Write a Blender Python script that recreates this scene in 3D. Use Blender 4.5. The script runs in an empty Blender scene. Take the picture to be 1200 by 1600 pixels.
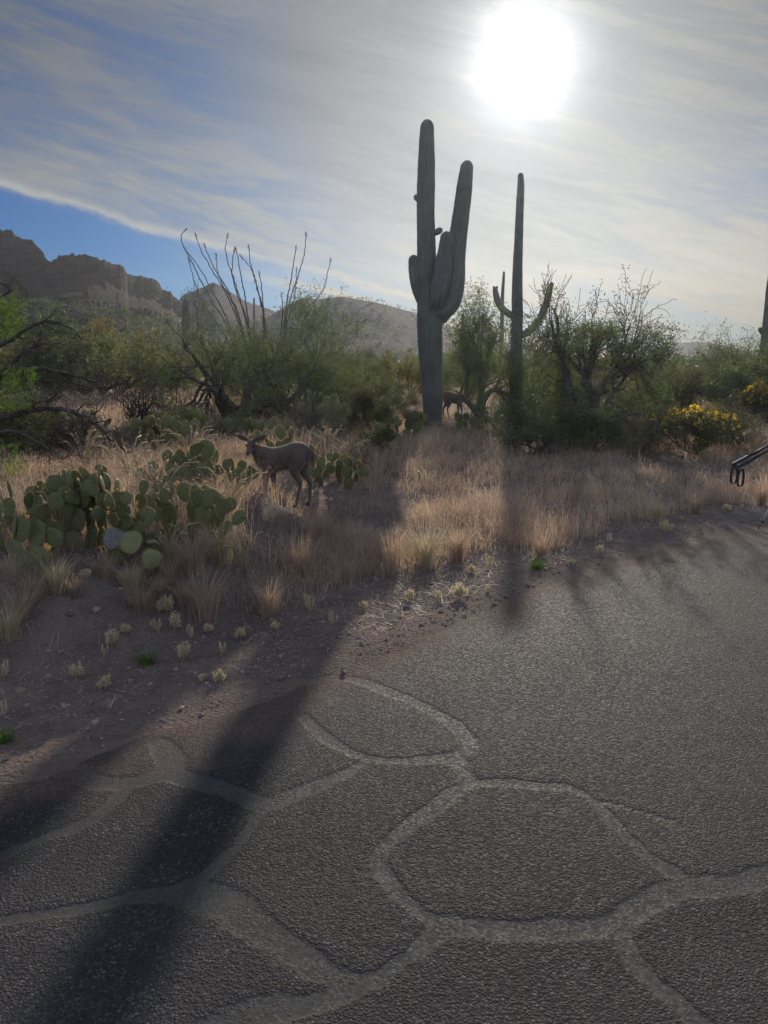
import bpy, bmesh, math, random
import numpy as np
from mathutils import Vector, Matrix, Euler
R = math.radians
scene = bpy.context.scene
col = scene.collection

# ------------------------------------------------------------------ camera, sun, sky
F, PX, PY = 1200.0, 600.0, 800.0          # focal length and centre of the 1200 x 1600 photograph, in pixels
PITCH, CAMH = R(11.1), 1.65
SUN_EL, SUN_AZ = R(19.1), R(9.4)          # azimuth clockwise from +Y
SUN_DIR = Vector((math.sin(SUN_AZ)*math.cos(SUN_EL), math.cos(SUN_AZ)*math.cos(SUN_EL), math.sin(SUN_EL)))

cam = bpy.data.objects.new('camera', bpy.data.cameras.new('camera'))
col.objects.link(cam)
cam.location = (0, 0, CAMH)
cam.rotation_euler = (math.pi/2 - PITCH, 0, 0)
cam.data.sensor_fit = 'VERTICAL'
cam.data.sensor_height = 36
cam.data.sensor_width = 27
cam.data.lens = 36*F/1600
cam.data.clip_start = 0.05
cam.data.clip_end = 6000
scene.camera = cam

sl = bpy.data.lights.new('sun', 'SUN')
sl.energy = 4.2
sl.angle = R(0.6)
sl.color = (1.0, 0.90, 0.76)
sun = bpy.data.objects.new('sun', sl)
col.objects.link(sun)
sun.rotation_euler = (-SUN_DIR).to_track_quat('-Z', 'Y').to_euler()
sun.location = (8, 40, 25)

scene.view_settings.view_transform = 'Standard'
scene.view_settings.look = 'None'
scene.view_settings.exposure = 0.1
scene.view_settings.gamma = 1.0
scene.render.engine = 'CYCLES'
cy = scene.cycles
cy.max_bounces = 6
cy.diffuse_bounces = 3
cy.transmission_bounces = 4
cy.volume_bounces = 0
cy.use_denoising = True
cy.sample_clamp_indirect = 4.0


class NT:
    """small helper for node trees"""
    def __init__(self, tree):
        self.t = tree
        self.n = tree.nodes
        self.l = tree.links
    def add(self, typ, **kw):
        nd = self.n.new(typ)
        for k, v in kw.items():
            setattr(nd, k, v)
        return nd
    def put(self, sock, v):
        if isinstance(v, bpy.types.NodeSocket):
            self.l.new(v, sock)
        elif v is not None:
            sock.default_value = v
    def math(self, op, a, b=None, c=None, clamp=False):
        nd = self.add('ShaderNodeMath', operation=op, use_clamp=clamp)
        for i, v in enumerate((a, b, c)):
            self.put(nd.inputs[i], v)
        return nd.outputs[0]
    def smooth(self, x, lo, hi):
        nd = self.add('ShaderNodeMapRange', interpolation_type='SMOOTHSTEP')
        self.put(nd.inputs[0], x); self.put(nd.inputs[1], lo); self.put(nd.inputs[2], hi)
        return nd.outputs[0]
    def mix(self, f, a, b, blend='MIX'):
        nd = self.add('ShaderNodeMix', data_type='RGBA', blend_type=blend)
        ins = [s for s in nd.inputs if s.enabled]
        self.put(nd.inputs[0], f)
        def c4(v): return (*v, 1.0) if isinstance(v, tuple) and len(v) == 3 else v
        self.put(nd.inputs[6], c4(a)); self.put(nd.inputs[7], c4(b))
        return nd.outputs[2]
    def noise(self, vec, scale, detail=4, rough=0.55, dist=0.0, out='Fac'):
        nd = self.add('ShaderNodeTexNoise')
        self.put(nd.inputs['Vector'], vec)
        nd.inputs['Scale'].default_value = scale
        nd.inputs['Detail'].default_value = detail
        nd.inputs['Roughness'].default_value = rough
        nd.inputs['Distortion'].default_value = dist
        return nd.outputs[0] if out == 'Fac' else nd.outputs[1]
    def comb(self, x, y, z):
        nd = self.add('ShaderNodeCombineXYZ')
        for i, v in enumerate((x, y, z)):
            self.put(nd.inputs[i], v)
        return nd.outputs[0]


world = bpy.data.worlds.new('World')
scene.world = world
world.use_nodes = True
w = NT(world.node_tree)
w.n.clear()
wo = w.add('ShaderNodeOutputWorld')
bg = w.add('ShaderNodeBackground')
w.l.new(bg.outputs[0], wo.inputs[0])
sky = w.add('ShaderNodeTexSky', sky_type='NISHITA', sun_disc=False)
sky.sun_elevation = SUN_EL
sky.sun_rotation = SUN_AZ
sky.altitude = 900
sky.air_density = 1.0
sky.dust_density = 0.6
sky.ozone_density = 2.0
SKY_STRENGTH = 0.06
bg.inputs['Strength'].default_value = SKY_STRENGTH
tc = w.add('ShaderNodeTexCoord')
sp = w.add('ShaderNodeSeparateXYZ')
w.l.new(tc.outputs['Generated'], sp.inputs[0])
X, Y, Z = sp.outputs
yy = w.math('MAXIMUM', Y, 0.2)
U = w.math('DIVIDE', X, yy)
V = w.math('DIVIDE', Z, yy)
dt = w.add('ShaderNodeVectorMath', operation='DOT_PRODUCT')
w.l.new(tc.outputs['Generated'], dt.inputs[0])
dt.inputs[1].default_value = SUN_DIR
theta = w.math('MULTIPLY', w.math('ARCCOSINE', w.math('MINIMUM', w.math('MAXIMUM', dt.outputs['Value'], -1.0), 0.99999)), 180/math.pi)
# the sheet of cirrus: its lower edge is an almost straight band; e = height above that edge
bow = w.math('MULTIPLY', w.math('POWER', w.math('ADD', U, 0.22), 2.0), -0.05)
e = w.math('SUBTRACT', w.math('ADD', V, w.math('MULTIPLY', U, 0.256)), w.math('SUBTRACT', 0.0775, bow))
along = w.math('SUBTRACT', U, w.math('MULTIPLY', V, 0.256))
streak = w.noise(w.comb(w.math('MULTIPLY', along, 2.2), w.math('MULTIPLY', e, 15.0), 0.3), 1.5, 7, 0.62, 0.5)
fine = w.noise(w.comb(w.math('MULTIPLY', along, 7.0), w.math('MULTIPLY', e, 40.0), 4.1), 1.3, 6, 0.65, 0.6)
broad = w.noise(w.comb(w.math('MULTIPLY', along, 1.2), w.math('MULTIPLY', e, 3.0), 9.0), 1.6, 3, 0.5, 0.3)
wave = w.noise(w.comb(w.math('MULTIPLY', along, 3.0), 0.0, 2.0), 1.7, 4, 0.6)
en = w.math('ADD', w.math('ADD', e, w.math('MULTIPLY', w.math('SUBTRACT', wave, 0.5), 0.035)), w.math('MULTIPLY', w.math('SUBTRACT', fine, 0.5), 0.02))
sheet = w.smooth(en, -0.004, 0.022)
tex = w.math('ADD', w.math('MULTIPLY', streak, 0.65), w.math('MULTIPLY', fine, 0.35))
tex = w.smooth(tex, 0.36, 0.64)
tex = w.math('MULTIPLY', w.math('ADD', w.math('MULTIPLY', tex, 0.56), 0.44), w.math('ADD', 0.55, w.math('MULTIPLY', broad, 0.9)))
# brighter rim along the edge and a thin second streak under it
rim = w.math('EXPONENT', w.math('MULTIPLY', w.math('POWER', w.math('DIVIDE', w.math('SUBTRACT', en, 0.010), 0.0065), 2.0), -1.0))
rim = w.math('MULTIPLY', rim, w.math('SUBTRACT', 1.0, w.smooth(U, 0.02, 0.14)))
low = w.math('EXPONENT', w.math('MULTIPLY', w.math('POWER', w.math('DIVIDE', w.math('ADD', en, 0.012), 0.007), 2.0), -1.0))
low = w.math('MULTIPLY', w.math('MULTIPLY', low, w.smooth(U, -0.3, 0.0)), 0.8)
right = w.smooth(U, -0.12, 0.12)
veil = w.math('ADD', w.math('MULTIPLY', w.smooth(U, -0.4, 0.05), 0.26), 0.08)
op = w.math('MAXIMUM', w.math('MULTIPLY', sheet, w.math('MULTIPLY', tex, 0.9)), veil)
op = w.math('ADD', op, w.math('ADD', w.math('MULTIPLY', rim, 0.55), low))
op = w.math('ADD', op, w.math('MULTIPLY', right, 0.25))
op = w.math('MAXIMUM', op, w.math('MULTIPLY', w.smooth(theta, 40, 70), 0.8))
op = w.math('MAXIMUM', op, w.math('MULTIPLY', w.smooth(theta, 30, 11), 0.93), clamp=True)
# light scattered forward by the thin cloud round the sun
a1 = w.math('MULTIPLY', w.math('EXPONENT', w.math('DIVIDE', theta, -8.0)), 0.12)
a2 = w.math('MULTIPLY', w.math('EXPONENT', w.math('DIVIDE', theta, -40.0)), 0.17)
a3 = w.math('MULTIPLY', w.math('EXPONENT', w.math('MULTIPLY', w.math('POWER', w.math('DIVIDE', theta, 1.85), 1.15), -1.0)), 2.6)
rad = w.math('ADD', w.math('ADD', w.math('ADD', a1, a2), a3), w.math('ADD', 0.07, w.math('MULTIPLY', w.smooth(theta, 40, 75), 0.50)))  # last term: unseen sky far from the sun brightened, added fill for shade
rad = w.math('ADD', rad, w.math('MULTIPLY', w.math('SUBTRACT', 1.0, w.smooth(Z, 0.10, 0.36)), 0.13))
rad = w.math('ADD', rad, w.math('MULTIPLY', w.math('ADD', rim, low), 0.09))
rad = w.math('MULTIPLY', rad, w.math('ADD', 0.74, w.math('MULTIPLY', tex, 0.42)))
warm = w.mix(w.smooth(Z, 0.0, 0.22), (1.0, 0.89, 0.70), (0.97, 1.0, 1.0))
warm = w.mix(w.smooth(U, -0.02, -0.30), warm, (0.96, 1.0, 1.02))
warm = w.mix(w.smooth(theta, 35, 65), warm, (0.72, 0.88, 1.28))  # cool tint of the added fill sky far from the sun
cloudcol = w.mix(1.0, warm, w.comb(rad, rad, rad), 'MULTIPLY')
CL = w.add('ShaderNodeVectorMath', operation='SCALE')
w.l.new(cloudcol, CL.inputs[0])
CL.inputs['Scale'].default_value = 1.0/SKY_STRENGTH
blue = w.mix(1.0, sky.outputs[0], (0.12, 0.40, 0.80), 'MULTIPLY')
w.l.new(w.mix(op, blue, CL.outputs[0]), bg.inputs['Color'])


# ------------------------------------------------------------------ helpers
def ray(px, py):
    cx, cy_ = (px-PX)/F, (PY-py)/F
    return Vector((cx, math.cos(PITCH)+cy_*math.sin(PITCH), cy_*math.cos(PITCH)-math.sin(PITCH)))
def at(px, py, d):
    r = ray(px, py)
    return Vector((0, 0, CAMH)) + r*(d/r.y)
def on_plane(px, py, z=0.0):
    r = ray(px, py)
    return Vector((0, 0, CAMH)) + r*((z-CAMH)/r.z)

def sstep(a, b, x):
    t = np.clip((np.asarray(x, float)-a)/(b-a), 0, 1)
    return t*t*(3-2*t)
def _hash(ix, iy, seed):
    h = (ix.astype(np.int64)*374761393 + iy.astype(np.int64)*668265263 + seed*982451653) & 0xffffffff
    h = ((h ^ (h >> 13))*1274126177) & 0xffffffff
    return ((h ^ (h >> 16)) & 0xffff)/65535.0
def vnoise(x, y, seed=0):
    x = np.asarray(x, float); y = np.asarray(y, float)
    ix, iy = np.floor(x), np.floor(y)
    fx, fy = x-ix, y-iy
    fx = fx*fx*(3-2*fx); fy = fy*fy*(3-2*fy)
    a, b = _hash(ix, iy, seed), _hash(ix+1, iy, seed)
    c, d = _hash(ix, iy+1, seed), _hash(ix+1, iy+1, seed)
    return (a+(b-a)*fx)*(1-fy)+(c+(d-c)*fx)*fy
def fbm(x, y, seed=0, octs=4):
    s, a, t = 0.0, 1.0, 0.0
    for i in range(octs):
        s = s + a*(vnoise(np.asarray(x)*2**i, np.asarray(y)*2**i, seed+i*17)-0.5)
        t += a; a *= 0.5
    return s/t*2        # about -1 .. 1

EDGE_X = np.array([-60, -6, -2.6, -1.63, -1.0, -0.28, 0.35, 1.36, 2.5, 4.2, 10, 40, 200])
EDGE_Y = np.array([-46, -0.6, 2.25, 2.99, 3.45, 4.0, 4.75, 5.95, 7.0, 8.15, 11.6, 27, 100])
def side(x, y):
    return (np.asarray(y, float)-np.interp(x, EDGE_X, EDGE_Y))*0.75
def height(x, y):
    s = side(x, y)
    z = 0.36*sstep(1.2, 9, s) + 0.2*sstep(7, 22, s) + 0.35*sstep(25, 160, s)
    bank = 1-sstep(-1.25, -0.55, np.asarray(x, float)+0.25*fbm(np.asarray(x)*1.3, np.asarray(y)*1.3, 12, 2))
    z = z + bank*(0.40*sstep(0.7, 1.75, s+0.12*fbm(np.asarray(x)*2.2, np.asarray(y)*2.2, 13, 3)) - 0.22*sstep(2.6, 7, s))
    z = z - 0.045*np.exp(-((s-0.9)/0.6)**2)
    z = z - 0.035*(1-sstep(-0.5, -0.1, s+0.16*fbm(np.asarray(x)*2.3, np.asarray(y)*2.3, 46, 3)))
    z = z + 0.05*fbm(np.asarray(x)*0.9, np.asarray(y)*0.9, 3, 3)*sstep(0.3, 3, s)
    z = z + 0.16*fbm(np.asarray(x)*0.12, np.asarray(y)*0.12, 8, 3)*sstep(6, 14, s)
    z = z + 0.016*fbm(np.asarray(x)*4.5, np.asarray(y)*4.5, 5, 3)*sstep(-0.4, 0.3, s)
    return z
def hgt(x, y):
    return float(height(np.array([x]), np.array([y]))[0])
def gp(px, py):
    """the point of the ground seen at this pixel"""
    r = ray(px, py)
    d = 1.2
    while d < 400:
        z = CAMH + r.z/r.y*d
        if z <= hgt(r.x/r.y*d, d):
            break
        d *= 1.004
    x = r.x/r.y*d
    return Vector((x, d, hgt(x, d)))
def pixels(d):
    """metres per photograph pixel at forward distance d"""
    return d/F

def tag(o, label=None, cat=None, group=None, kind=None):
    if label: o['label'] = label
    if cat: o['category'] = cat
    if group: o['group'] = group
    if kind: o['kind'] = kind
    return o
def empty(name, loc, rz=0.0):
    o = bpy.data.objects.new(name, None)
    o.empty_display_size = 0.2
    o.location = loc
    o.rotation_euler = (0, 0, rz)
    col.objects.link(o)
    return o
def mesh_np(name, V, faces, mats=(), smooth=True, midx=None):
    """V (n,3); faces: list of int arrays (m,3) or (m,4)"""
    me = bpy.data.meshes.new(name)
    V = np.ascontiguousarray(V, dtype=np.float32)
    faces = [np.asarray(f, dtype=np.int32) for f in faces if len(f)]
    me.vertices.add(len(V))
    me.vertices.foreach_set('co', V.ravel())
    nl = sum(f.size for f in faces)
    npoly = sum(len(f) for f in faces)
    me.loops.add(nl)
    me.loops.foreach_set('vertex_index', np.concatenate([f.ravel() for f in faces]))
    me.polygons.add(npoly)
    starts, c = [], 0
    for f in faces:
        k = f.shape[1]
        starts.append(c + np.arange(len(f))*k)
        c += f.size
    me.polygons.foreach_set('loop_start', np.concatenate(starts).astype(np.int32))
    for m in mats:
        me.materials.append(m)
    if midx is not None:
        me.polygons.foreach_set('material_index', np.concatenate(midx).astype(np.int32))
    me.polygons.foreach_set('use_smooth', np.full(npoly, smooth, dtype=bool))
    me.update(calc_edges=True)
    return me
def link(name, me, parent=None, loc=None):
    o = bpy.data.objects.new(name, me)
    col.objects.link(o)
    if parent is not None: o.parent = parent
    if loc is not None: o.location = loc
    return o
def copy_tree(o, parent=None):
    c = o.copy()
    col.objects.link(c)
    c.parent = parent
    for ch in o.children:
        copy_tree(ch, c)
    return c

class Acc:
    """collects pieces of one mesh"""
    def __init__(self):
        self.v, self.q, self.t, self.n = [], [], [], 0
        self.qm, self.tm = [], []
    def add(self, V, quads=None, tris=None, m=0):
        V = np.asarray(V, float)
        if quads is not None and len(quads):
            q = np.asarray(quads)+self.n
            self.q.append(q); self.qm.append(np.full(len(q), m))
        if tris is not None and len(tris):
            t = np.asarray(tris)+self.n
            self.t.append(t); self.tm.append(np.full(len(t), m))
        self.v.append(V)
        self.n += len(V)
    def mesh(self, name, mats, smooth=True):
        faces, mi = [], []
        if self.q: faces.append(np.concatenate(self.q)); mi.append(np.concatenate(self.qm))
        if self.t: faces.append(np.concatenate(self.t)); mi.append(np.concatenate(self.tm))
        return mesh_np(name, np.concatenate(self.v), faces, mats, smooth, mi)

def tube(pts, rad, k=5, cap=True):
    pts = np.asarray(pts, float); rad = np.asarray(rad, float)
    n = len(pts)
    tan = np.gradient(pts, axis=0)
    tan /= np.linalg.norm(tan, axis=1)[:, None]+1e-9
    ref = np.array([0.0, 0, 1]) if abs(tan[0][2]) < 0.9 else np.array([1.0, 0, 0])
    A = np.zeros((n, 3)); a = ref
    for i in range(n):
        a = a - tan[i]*np.dot(a, tan[i])
        a = a/(np.linalg.norm(a)+1e-9)
        A[i] = a
    B = np.cross(tan, A)
    th = np.arange(k)*2*math.pi/k
    Vv = (pts[:, None, :] + rad[:, None, None]*(A[:, None, :]*np.cos(th)[None, :, None] + B[:, None, :]*np.sin(th)[None, :, None])).reshape(-1, 3)
    i = np.arange(n-1)[:, None]*k
    j = np.arange(k)[None, :]
    j2 = (j+1) % k
    Q = np.stack([i+j, i+j2, i+k+j2, i+k+j], -1).reshape(-1, 4)
    T = None
    if cap:
        Vv = np.concatenate([Vv, pts[:1], pts[-1:]])
        T = np.concatenate([np.stack([np.full(k, n*k), (np.arange(k)+1) % k, np.arange(k)], -1),
                            np.stack([np.full(k, n*k+1), (n-1)*k+np.arange(k), (n-1)*k+(np.arange(k)+1) % k], -1)])
    return Vv, Q, T
def unit(v):
    return v/(np.linalg.norm(v, axis=-1, keepdims=True)+1e-9)
def leaves(rng, C, ln, wd, flat=0.0):
    """rhombus leaves at the points C"""
    n = len(C)
    a = unit(rng.normal(0, 1, (n, 3)))
    a[:, 2] *= (1-flat)
    a = unit(a)
    b = unit(np.cross(a, rng.normal(0, 1, (n, 3))))
    L = (ln*rng.uniform(0.6, 1.4, n))[:, None]*0.5
    W = (wd*rng.uniform(0.7, 1.3, n))[:, None]*0.5
    Vv = np.stack([C-a*L, C+b*W-a*L*0.1, C+a*L, C-b*W-a*L*0.1], 1).reshape(-1, 3)
    return Vv, np.arange(4*n).reshape(-1, 4)

# ------------------------------------------------------------------ materials
def new_mat(name):
    m = bpy.data.materials.new(name)
    m.use_nodes = True
    t = NT(m.node_tree)
    t.n.clear()
    out = t.add('ShaderNodeOutputMaterial')
    return m, t, out
def principled(t, color, rough, bump=None, strength=0.5, dist=0.01, spec=0.3):
    b = t.add('ShaderNodeBsdfPrincipled')
    t.put(b.inputs['Base Color'], (*color, 1) if isinstance(color, tuple) else color)
    t.put(b.inputs['Roughness'], rough)
    b.inputs['Specular IOR Level'].default_value = spec
    if bump is not None:
        bn = t.add('ShaderNodeBump')
        bn.inputs['Strength'].default_value = strength
        bn.inputs['Distance'].default_value = dist
        t.l.new(bump, bn.inputs['Height'])
        t.l.new(bn.outputs[0], b.inputs['Normal'])
    return b
def mat_surface(name, c1, c2, scale, rough=0.85, bump=0.4, dist=0.01, spec=0.2, sheen=0.0, coord='Object'):
    m, t, out = new_mat(name)
    tcn = t.add('ShaderNodeTexCoord').outputs[coord]
    n = t.noise(tcn, scale, 5, 0.6)
    c = t.mix(t.smooth(n, 0.3, 0.7), c1, c2)
    b = principled(t, c, rough, t.noise(tcn, scale*3, 4, 0.6), bump, dist, spec)
    b.inputs['Sheen Weight'].default_value = sheen
    b.inputs['Sheen Roughness'].default_value = 0.35
    t.l.new(b.outputs[0], out.inputs[0])
    return m
def mat_leaf(name, c1, c2, trans=0.45, scale=3.0, tcol=None, rnd=0.25):
    """thin leaf or straw: reflects and lets light through; the tint varies from clump to clump"""
    m, t, out = new_mat(name)
    tcn = t.add('ShaderNodeTexCoord').outputs['Object']
    geo = t.add('ShaderNodeNewGeometry')
    n = t.noise(tcn, scale, 3, 0.6)
    f = t.math('ADD', t.math('MULTIPLY', t.smooth(n, 0.3, 0.7), 1-rnd), t.math('MULTIPLY', geo.outputs['Random Per Island'], rnd))
    c = t.mix(f, c1, c2)
    d = principled(t, c, 0.6, spec=0.25)
    tr = t.add('ShaderNodeBsdfTranslucent')
    if tcol is None:
        t.l.new(c, tr.inputs[0])
    else:
        t.l.new(t.mix(1.0, c, tcol, 'MULTIPLY'), tr.inputs[0])
    mx = t.add('ShaderNodeMixShader')
    mx.inputs[0].default_value = trans
    t.l.new(d.outputs[0], mx.inputs[1]); t.l.new(tr.outputs[0], mx.inputs[2])
    t.l.new(mx.outputs[0], out.inputs[0])
    return m

M = {}
M['bark'] = mat_surface('bark', (0.045, 0.034, 0.028), (0.11, 0.085, 0.07), 12, 0.9, 0.6, 0.01)
M['twig'] = mat_surface('twig', (0.06, 0.045, 0.035), (0.16, 0.12, 0.09), 8, 0.9, 0.3, 0.005)
M['green_bark'] = mat_surface('green_bark', (0.09, 0.11, 0.05), (0.15, 0.16, 0.08), 8, 0.8, 0.3, 0.005)
M['leaf_green'] = mat_leaf('leaf_green', (0.085, 0.105, 0.05), (0.19, 0.205, 0.10), 0.5, 2.2, (1.1, 1.15, 0.65))
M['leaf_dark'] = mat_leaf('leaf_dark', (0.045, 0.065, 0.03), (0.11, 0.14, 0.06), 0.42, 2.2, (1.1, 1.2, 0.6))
M['leaf_olive'] = mat_leaf('leaf_olive', (0.07, 0.08, 0.03), (0.16, 0.16, 0.06), 0.42, 2.0)
M['leaf_bright'] = mat_leaf('leaf_bright', (0.07, 0.12, 0.025), (0.17, 0.24, 0.05), 0.55, 2.0, (1.1, 1.3, 0.5))
M['leaf_grey'] = mat_leaf('leaf_grey', (0.10, 0.09, 0.065), (0.20, 0.18, 0.12), 0.35, 2.0)
M['leaf_gold'] = mat_leaf('leaf_gold', (0.16, 0.13, 0.04), (0.28, 0.22, 0.06), 0.45, 2.0)
M['petal'] = mat_leaf('petal', (0.85, 0.55, 0.02), (0.9, 0.68, 0.04), 0.5, 6.0)
M['straw'] = mat_leaf('straw', (0.24, 0.185, 0.15), (0.74, 0.59, 0.42), 0.58, 1.7, (1.08, 0.96, 0.84), 0.5)
M['straw_pale'] = mat_leaf('straw_pale', (0.42, 0.34, 0.20), (0.62, 0.52, 0.32), 0.45, 4.0, None, 0.5)
M['litter'] = mat_leaf('litter', (0.20, 0.15, 0.10), (0.45, 0.36, 0.25), 0.2, 4.0, None, 0.7)
M['fresh_grass'] = mat_leaf('fresh_grass', (0.06, 0.13, 0.02), (0.14, 0.24, 0.04), 0.5, 6.0, None, 0.4)
M['weed'] = mat_leaf('weed', (0.55, 0.47, 0.26), (0.78, 0.70, 0.46), 0.55, 5.0, None, 0.5)
M['stone'] = mat_surface('stone', (0.20, 0.15, 0.12), (0.36, 0.29, 0.24), 6, 0.9, 0.5, 0.01)
M['rock_tan'] = mat_surface('rock_tan', (0.26, 0.19, 0.13), (0.40, 0.31, 0.22), 5, 0.9, 0.7, 0.02)
M['black_rubber'] = mat_surface('black_rubber', (0.018, 0.018, 0.02), (0.03, 0.03, 0.033), 60, 0.55, 0.3, 0.001, 0.4)
M['webbing'] = mat_surface('webbing', (0.02, 0.02, 0.022), (0.04, 0.04, 0.042), 120, 0.8, 0.5, 0.001, 0.2)
M['stem'] = mat_surface('stem', (0.10, 0.095, 0.075), (0.17, 0.15, 0.12), 20, 0.85, 0.4, 0.005)
m, t, out = new_mat('aluminium')
b = principled(t, (0.80, 0.80, 0.80), 0.35)
b.inputs['Metallic'].default_value = 0.6
t.l.new(b.outputs[0], out.inputs[0])
M['aluminium'] = m

def mat_cactus(name, c1, c2, ribs=True):
    m, t, out = new_mat(name)
    tcn = t.add('ShaderNodeTexCoord').outputs['Object']
    n = t.noise(tcn, 2.5, 5, 0.6)
    c = t.mix(t.smooth(n, 0.35, 0.7), c1, c2)
    sc_ = t.noise(tcn, 9.0, 4, 0.65)
    c = t.mix(t.math('MULTIPLY', t.smooth(sc_, 0.58, 0.7), 0.6), c, (0.14, 0.10, 0.07))
    b = principled(t, c, 0.6, t.noise(tcn, 45, 3, 0.6), 0.4, 0.008, 0.35)
    b.inputs['Sheen Weight'].default_value = 0.35
    b.inputs['Sheen Roughness'].default_value = 0.4
    b.inputs['Sheen Tint'].default_value = (0.9, 0.75, 0.5, 1)
    t.l.new(b.outputs[0], out.inputs[0])
    return m
M['saguaro'] = mat_cactus('saguaro_skin', (0.085, 0.088, 0.068), (0.135, 0.133, 0.102))
M['bud'] = mat_surface('cactus_bud', (0.10, 0.10, 0.05), (0.17, 0.14, 0.07), 20, 0.8, 0.4, 0.004)
# prickly pear pads: dotted with spine cushions
def mat_pad(name, c1, c2, old):
    m, t, out = new_mat(name)
    tcn = t.add('ShaderNodeTexCoord').outputs['Object']
    vo = t.add('ShaderNodeTexVoronoi')
    t.l.new(tcn, vo.inputs['Vector']); vo.inputs['Scale'].default_value = 38
    spot = t.smooth(vo.outputs['Distance'], 0.26, 0.16)
    n = t.noise(tcn, 7, 5, 0.65)
    c = t.mix(t.smooth(n, 0.35, 0.7), c1, c2)
    c = t.mix(t.math('MULTIPLY', t.smooth(t.noise(tcn, 11, 4, 0.7), 0.6, 0.72), old), c, (0.30, 0.25, 0.17))
    c = t.mix(t.math('MULTIPLY', spot, 0.75), c, (0.035, 0.035, 0.018))
    b = principled(t, c, 0.5, vo.outputs['Distance'], 0.35, 0.006, 0.35)
    tr = t.add('ShaderNodeBsdfTranslucent'); t.l.new(c, tr.inputs[0])
    mx = t.add('ShaderNodeMixShader'); mx.inputs[0].default_value = 0.3
    t.l.new(b.outputs[0], mx.inputs[1]); t.l.new(tr.outputs[0], mx.inputs[2])
    t.l.new(mx.outputs[0], out.inputs[0])
    return m
M['pad'] = mat_pad('pad_green', (0.15, 0.16, 0.058), (0.23, 0.23, 0.085), 0.25)
M['pad_yellow'] = mat_pad('pad_yellow', (0.22, 0.23, 0.08), (0.34, 0.32, 0.12), 0.8)
M['pad_grey'] = mat_pad('pad_grey', (0.20, 0.175, 0.145), (0.30, 0.27, 0.23), 0.5)
M['spine'] = mat_leaf('spine', (0.45, 0.33, 0.14), (0.65, 0.50, 0.26), 0.4, 20)
M['flower_bud'] = mat_surface('flower_bud', (0.60, 0.28, 0.06), (0.70, 0.40, 0.10), 30, 0.6, 0.2, 0.002)

# deer coat
m, t, out = new_mat('deer_coat')
tcn = t.add('ShaderNodeTexCoord').outputs['Object']
spz = t.add('ShaderNodeSeparateXYZ'); t.l.new(tcn, spz.inputs[0])
n = t.noise(tcn, 9, 5, 0.65)
c = t.mix(t.smooth(n, 0.3, 0.7), (0.085, 0.06, 0.045), (0.13, 0.093, 0.07))
c = t.mix(t.math('MULTIPLY', t.smooth(spz.outputs[2], 0.50, 0.36), 0.35), c, (0.20, 0.155, 0.12))
st = t.add('ShaderNodeMapping'); t.l.new(tcn, st.inputs[0]); st.inputs['Scale'].default_value = (25, 90, 70)
b = principled(t, c, 0.9, t.noise(st.outputs[0], 3, 3, 0.7), 0.5, 0.006, 0.1)
b.inputs['Sheen Weight'].default_value = 1.0
b.inputs['Sheen Roughness'].default_value = 0.3
b.inputs['Sheen Tint'].default_value = (1.0, 0.85, 0.7, 1)
t.l.new(b.outputs[0], out.inputs[0])
M['deer'] = m
M['hoof'] = mat_surface('hoof', (0.02, 0.018, 0.016), (0.04, 0.035, 0.03), 30, 0.5, 0.2, 0.002)
m, t, out = new_mat('eye')
b = principled(t, (0.008, 0.006, 0.005), 0.1, spec=0.5)
t.l.new(b.outputs[0], out.inputs[0])
M['eye'] = m
# fringe of backlit hair
M['hair'] = mat_leaf('hair', (0.12, 0.09, 0.07), (0.22, 0.168, 0.13), 0.65, 20)

# ------------------------------------------------------------------ road
CRACKS = [   # sealed cracks of the asphalt, traced on the photograph, laid on the road plane; half width in metres
    ([(508, 1046), (560, 1062), (620, 1085), (680, 1115), (722, 1142), (738, 1165), (715, 1186), (722, 1205), (738, 1224)], 0.052),
    ([(478, 1120), (492, 1140), (530, 1168), (575, 1185), (640, 1190), (720, 1180)], 0.05),
    ([(575, 1188), (520, 1220), (460, 1240), (415, 1258), (370, 1240), (310, 1222), (265, 1205), (200, 1228), (145, 1222), (118, 1204)], 0.05),
    ([(268, 1204), (276, 1185), (250, 1160)], 0.06),
    ([(415, 1260), (385, 1305), (330, 1360), (292, 1390), (220, 1400), (130, 1420), (0, 1440), (-160, 1450)], 0.035),
    ([(738, 1224), (690, 1250), (640, 1285), (603, 1325), (590, 1350), (620, 1395), (662, 1432), (700, 1450)], 0.045),
    ([(738, 1224), (820, 1225), (908, 1232), (945, 1270), (1000, 1330), (1060, 1370)], 0.032),
    ([(700, 1450), (800, 1458), (900, 1452), (965, 1438), (1005, 1410), (1060, 1385), (1130, 1382), (1230, 1360), (1330, 1350)], 0.055),
    ([(700, 1450), (640, 1490), (562, 1545), (480, 1500), (420, 1455), (345, 1405), (292, 1390)], 0.07),
    ([(965, 1445), (985, 1500), (1050, 1560), (1120, 1620)], 0.05),
    ([(562, 1545), (500, 1566), (400, 1580), (320, 1610)], 0.05),
    ([(-40, 1360), (30, 1325), (90, 1305), (150, 1285), (195, 1235)], 0.035),
    ([(935, 1250), (1000, 1266), (1060, 1284)], 0.018),
]
def spaced(lo, a, b, hi, step, grow=1.12, cap=60):
    mid = list(np.arange(a, b+step*0.5, step))
    s, x, left = step, a, []
    while x > lo:
        s = min(s*grow, cap); x -= s; left.append(x)
    s, x, right = step, mid[-1], []
    while x < hi:
        s = min(s*grow, cap); x += s; right.append(x)
    return np.array(left[::-1]+mid+right)
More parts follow.
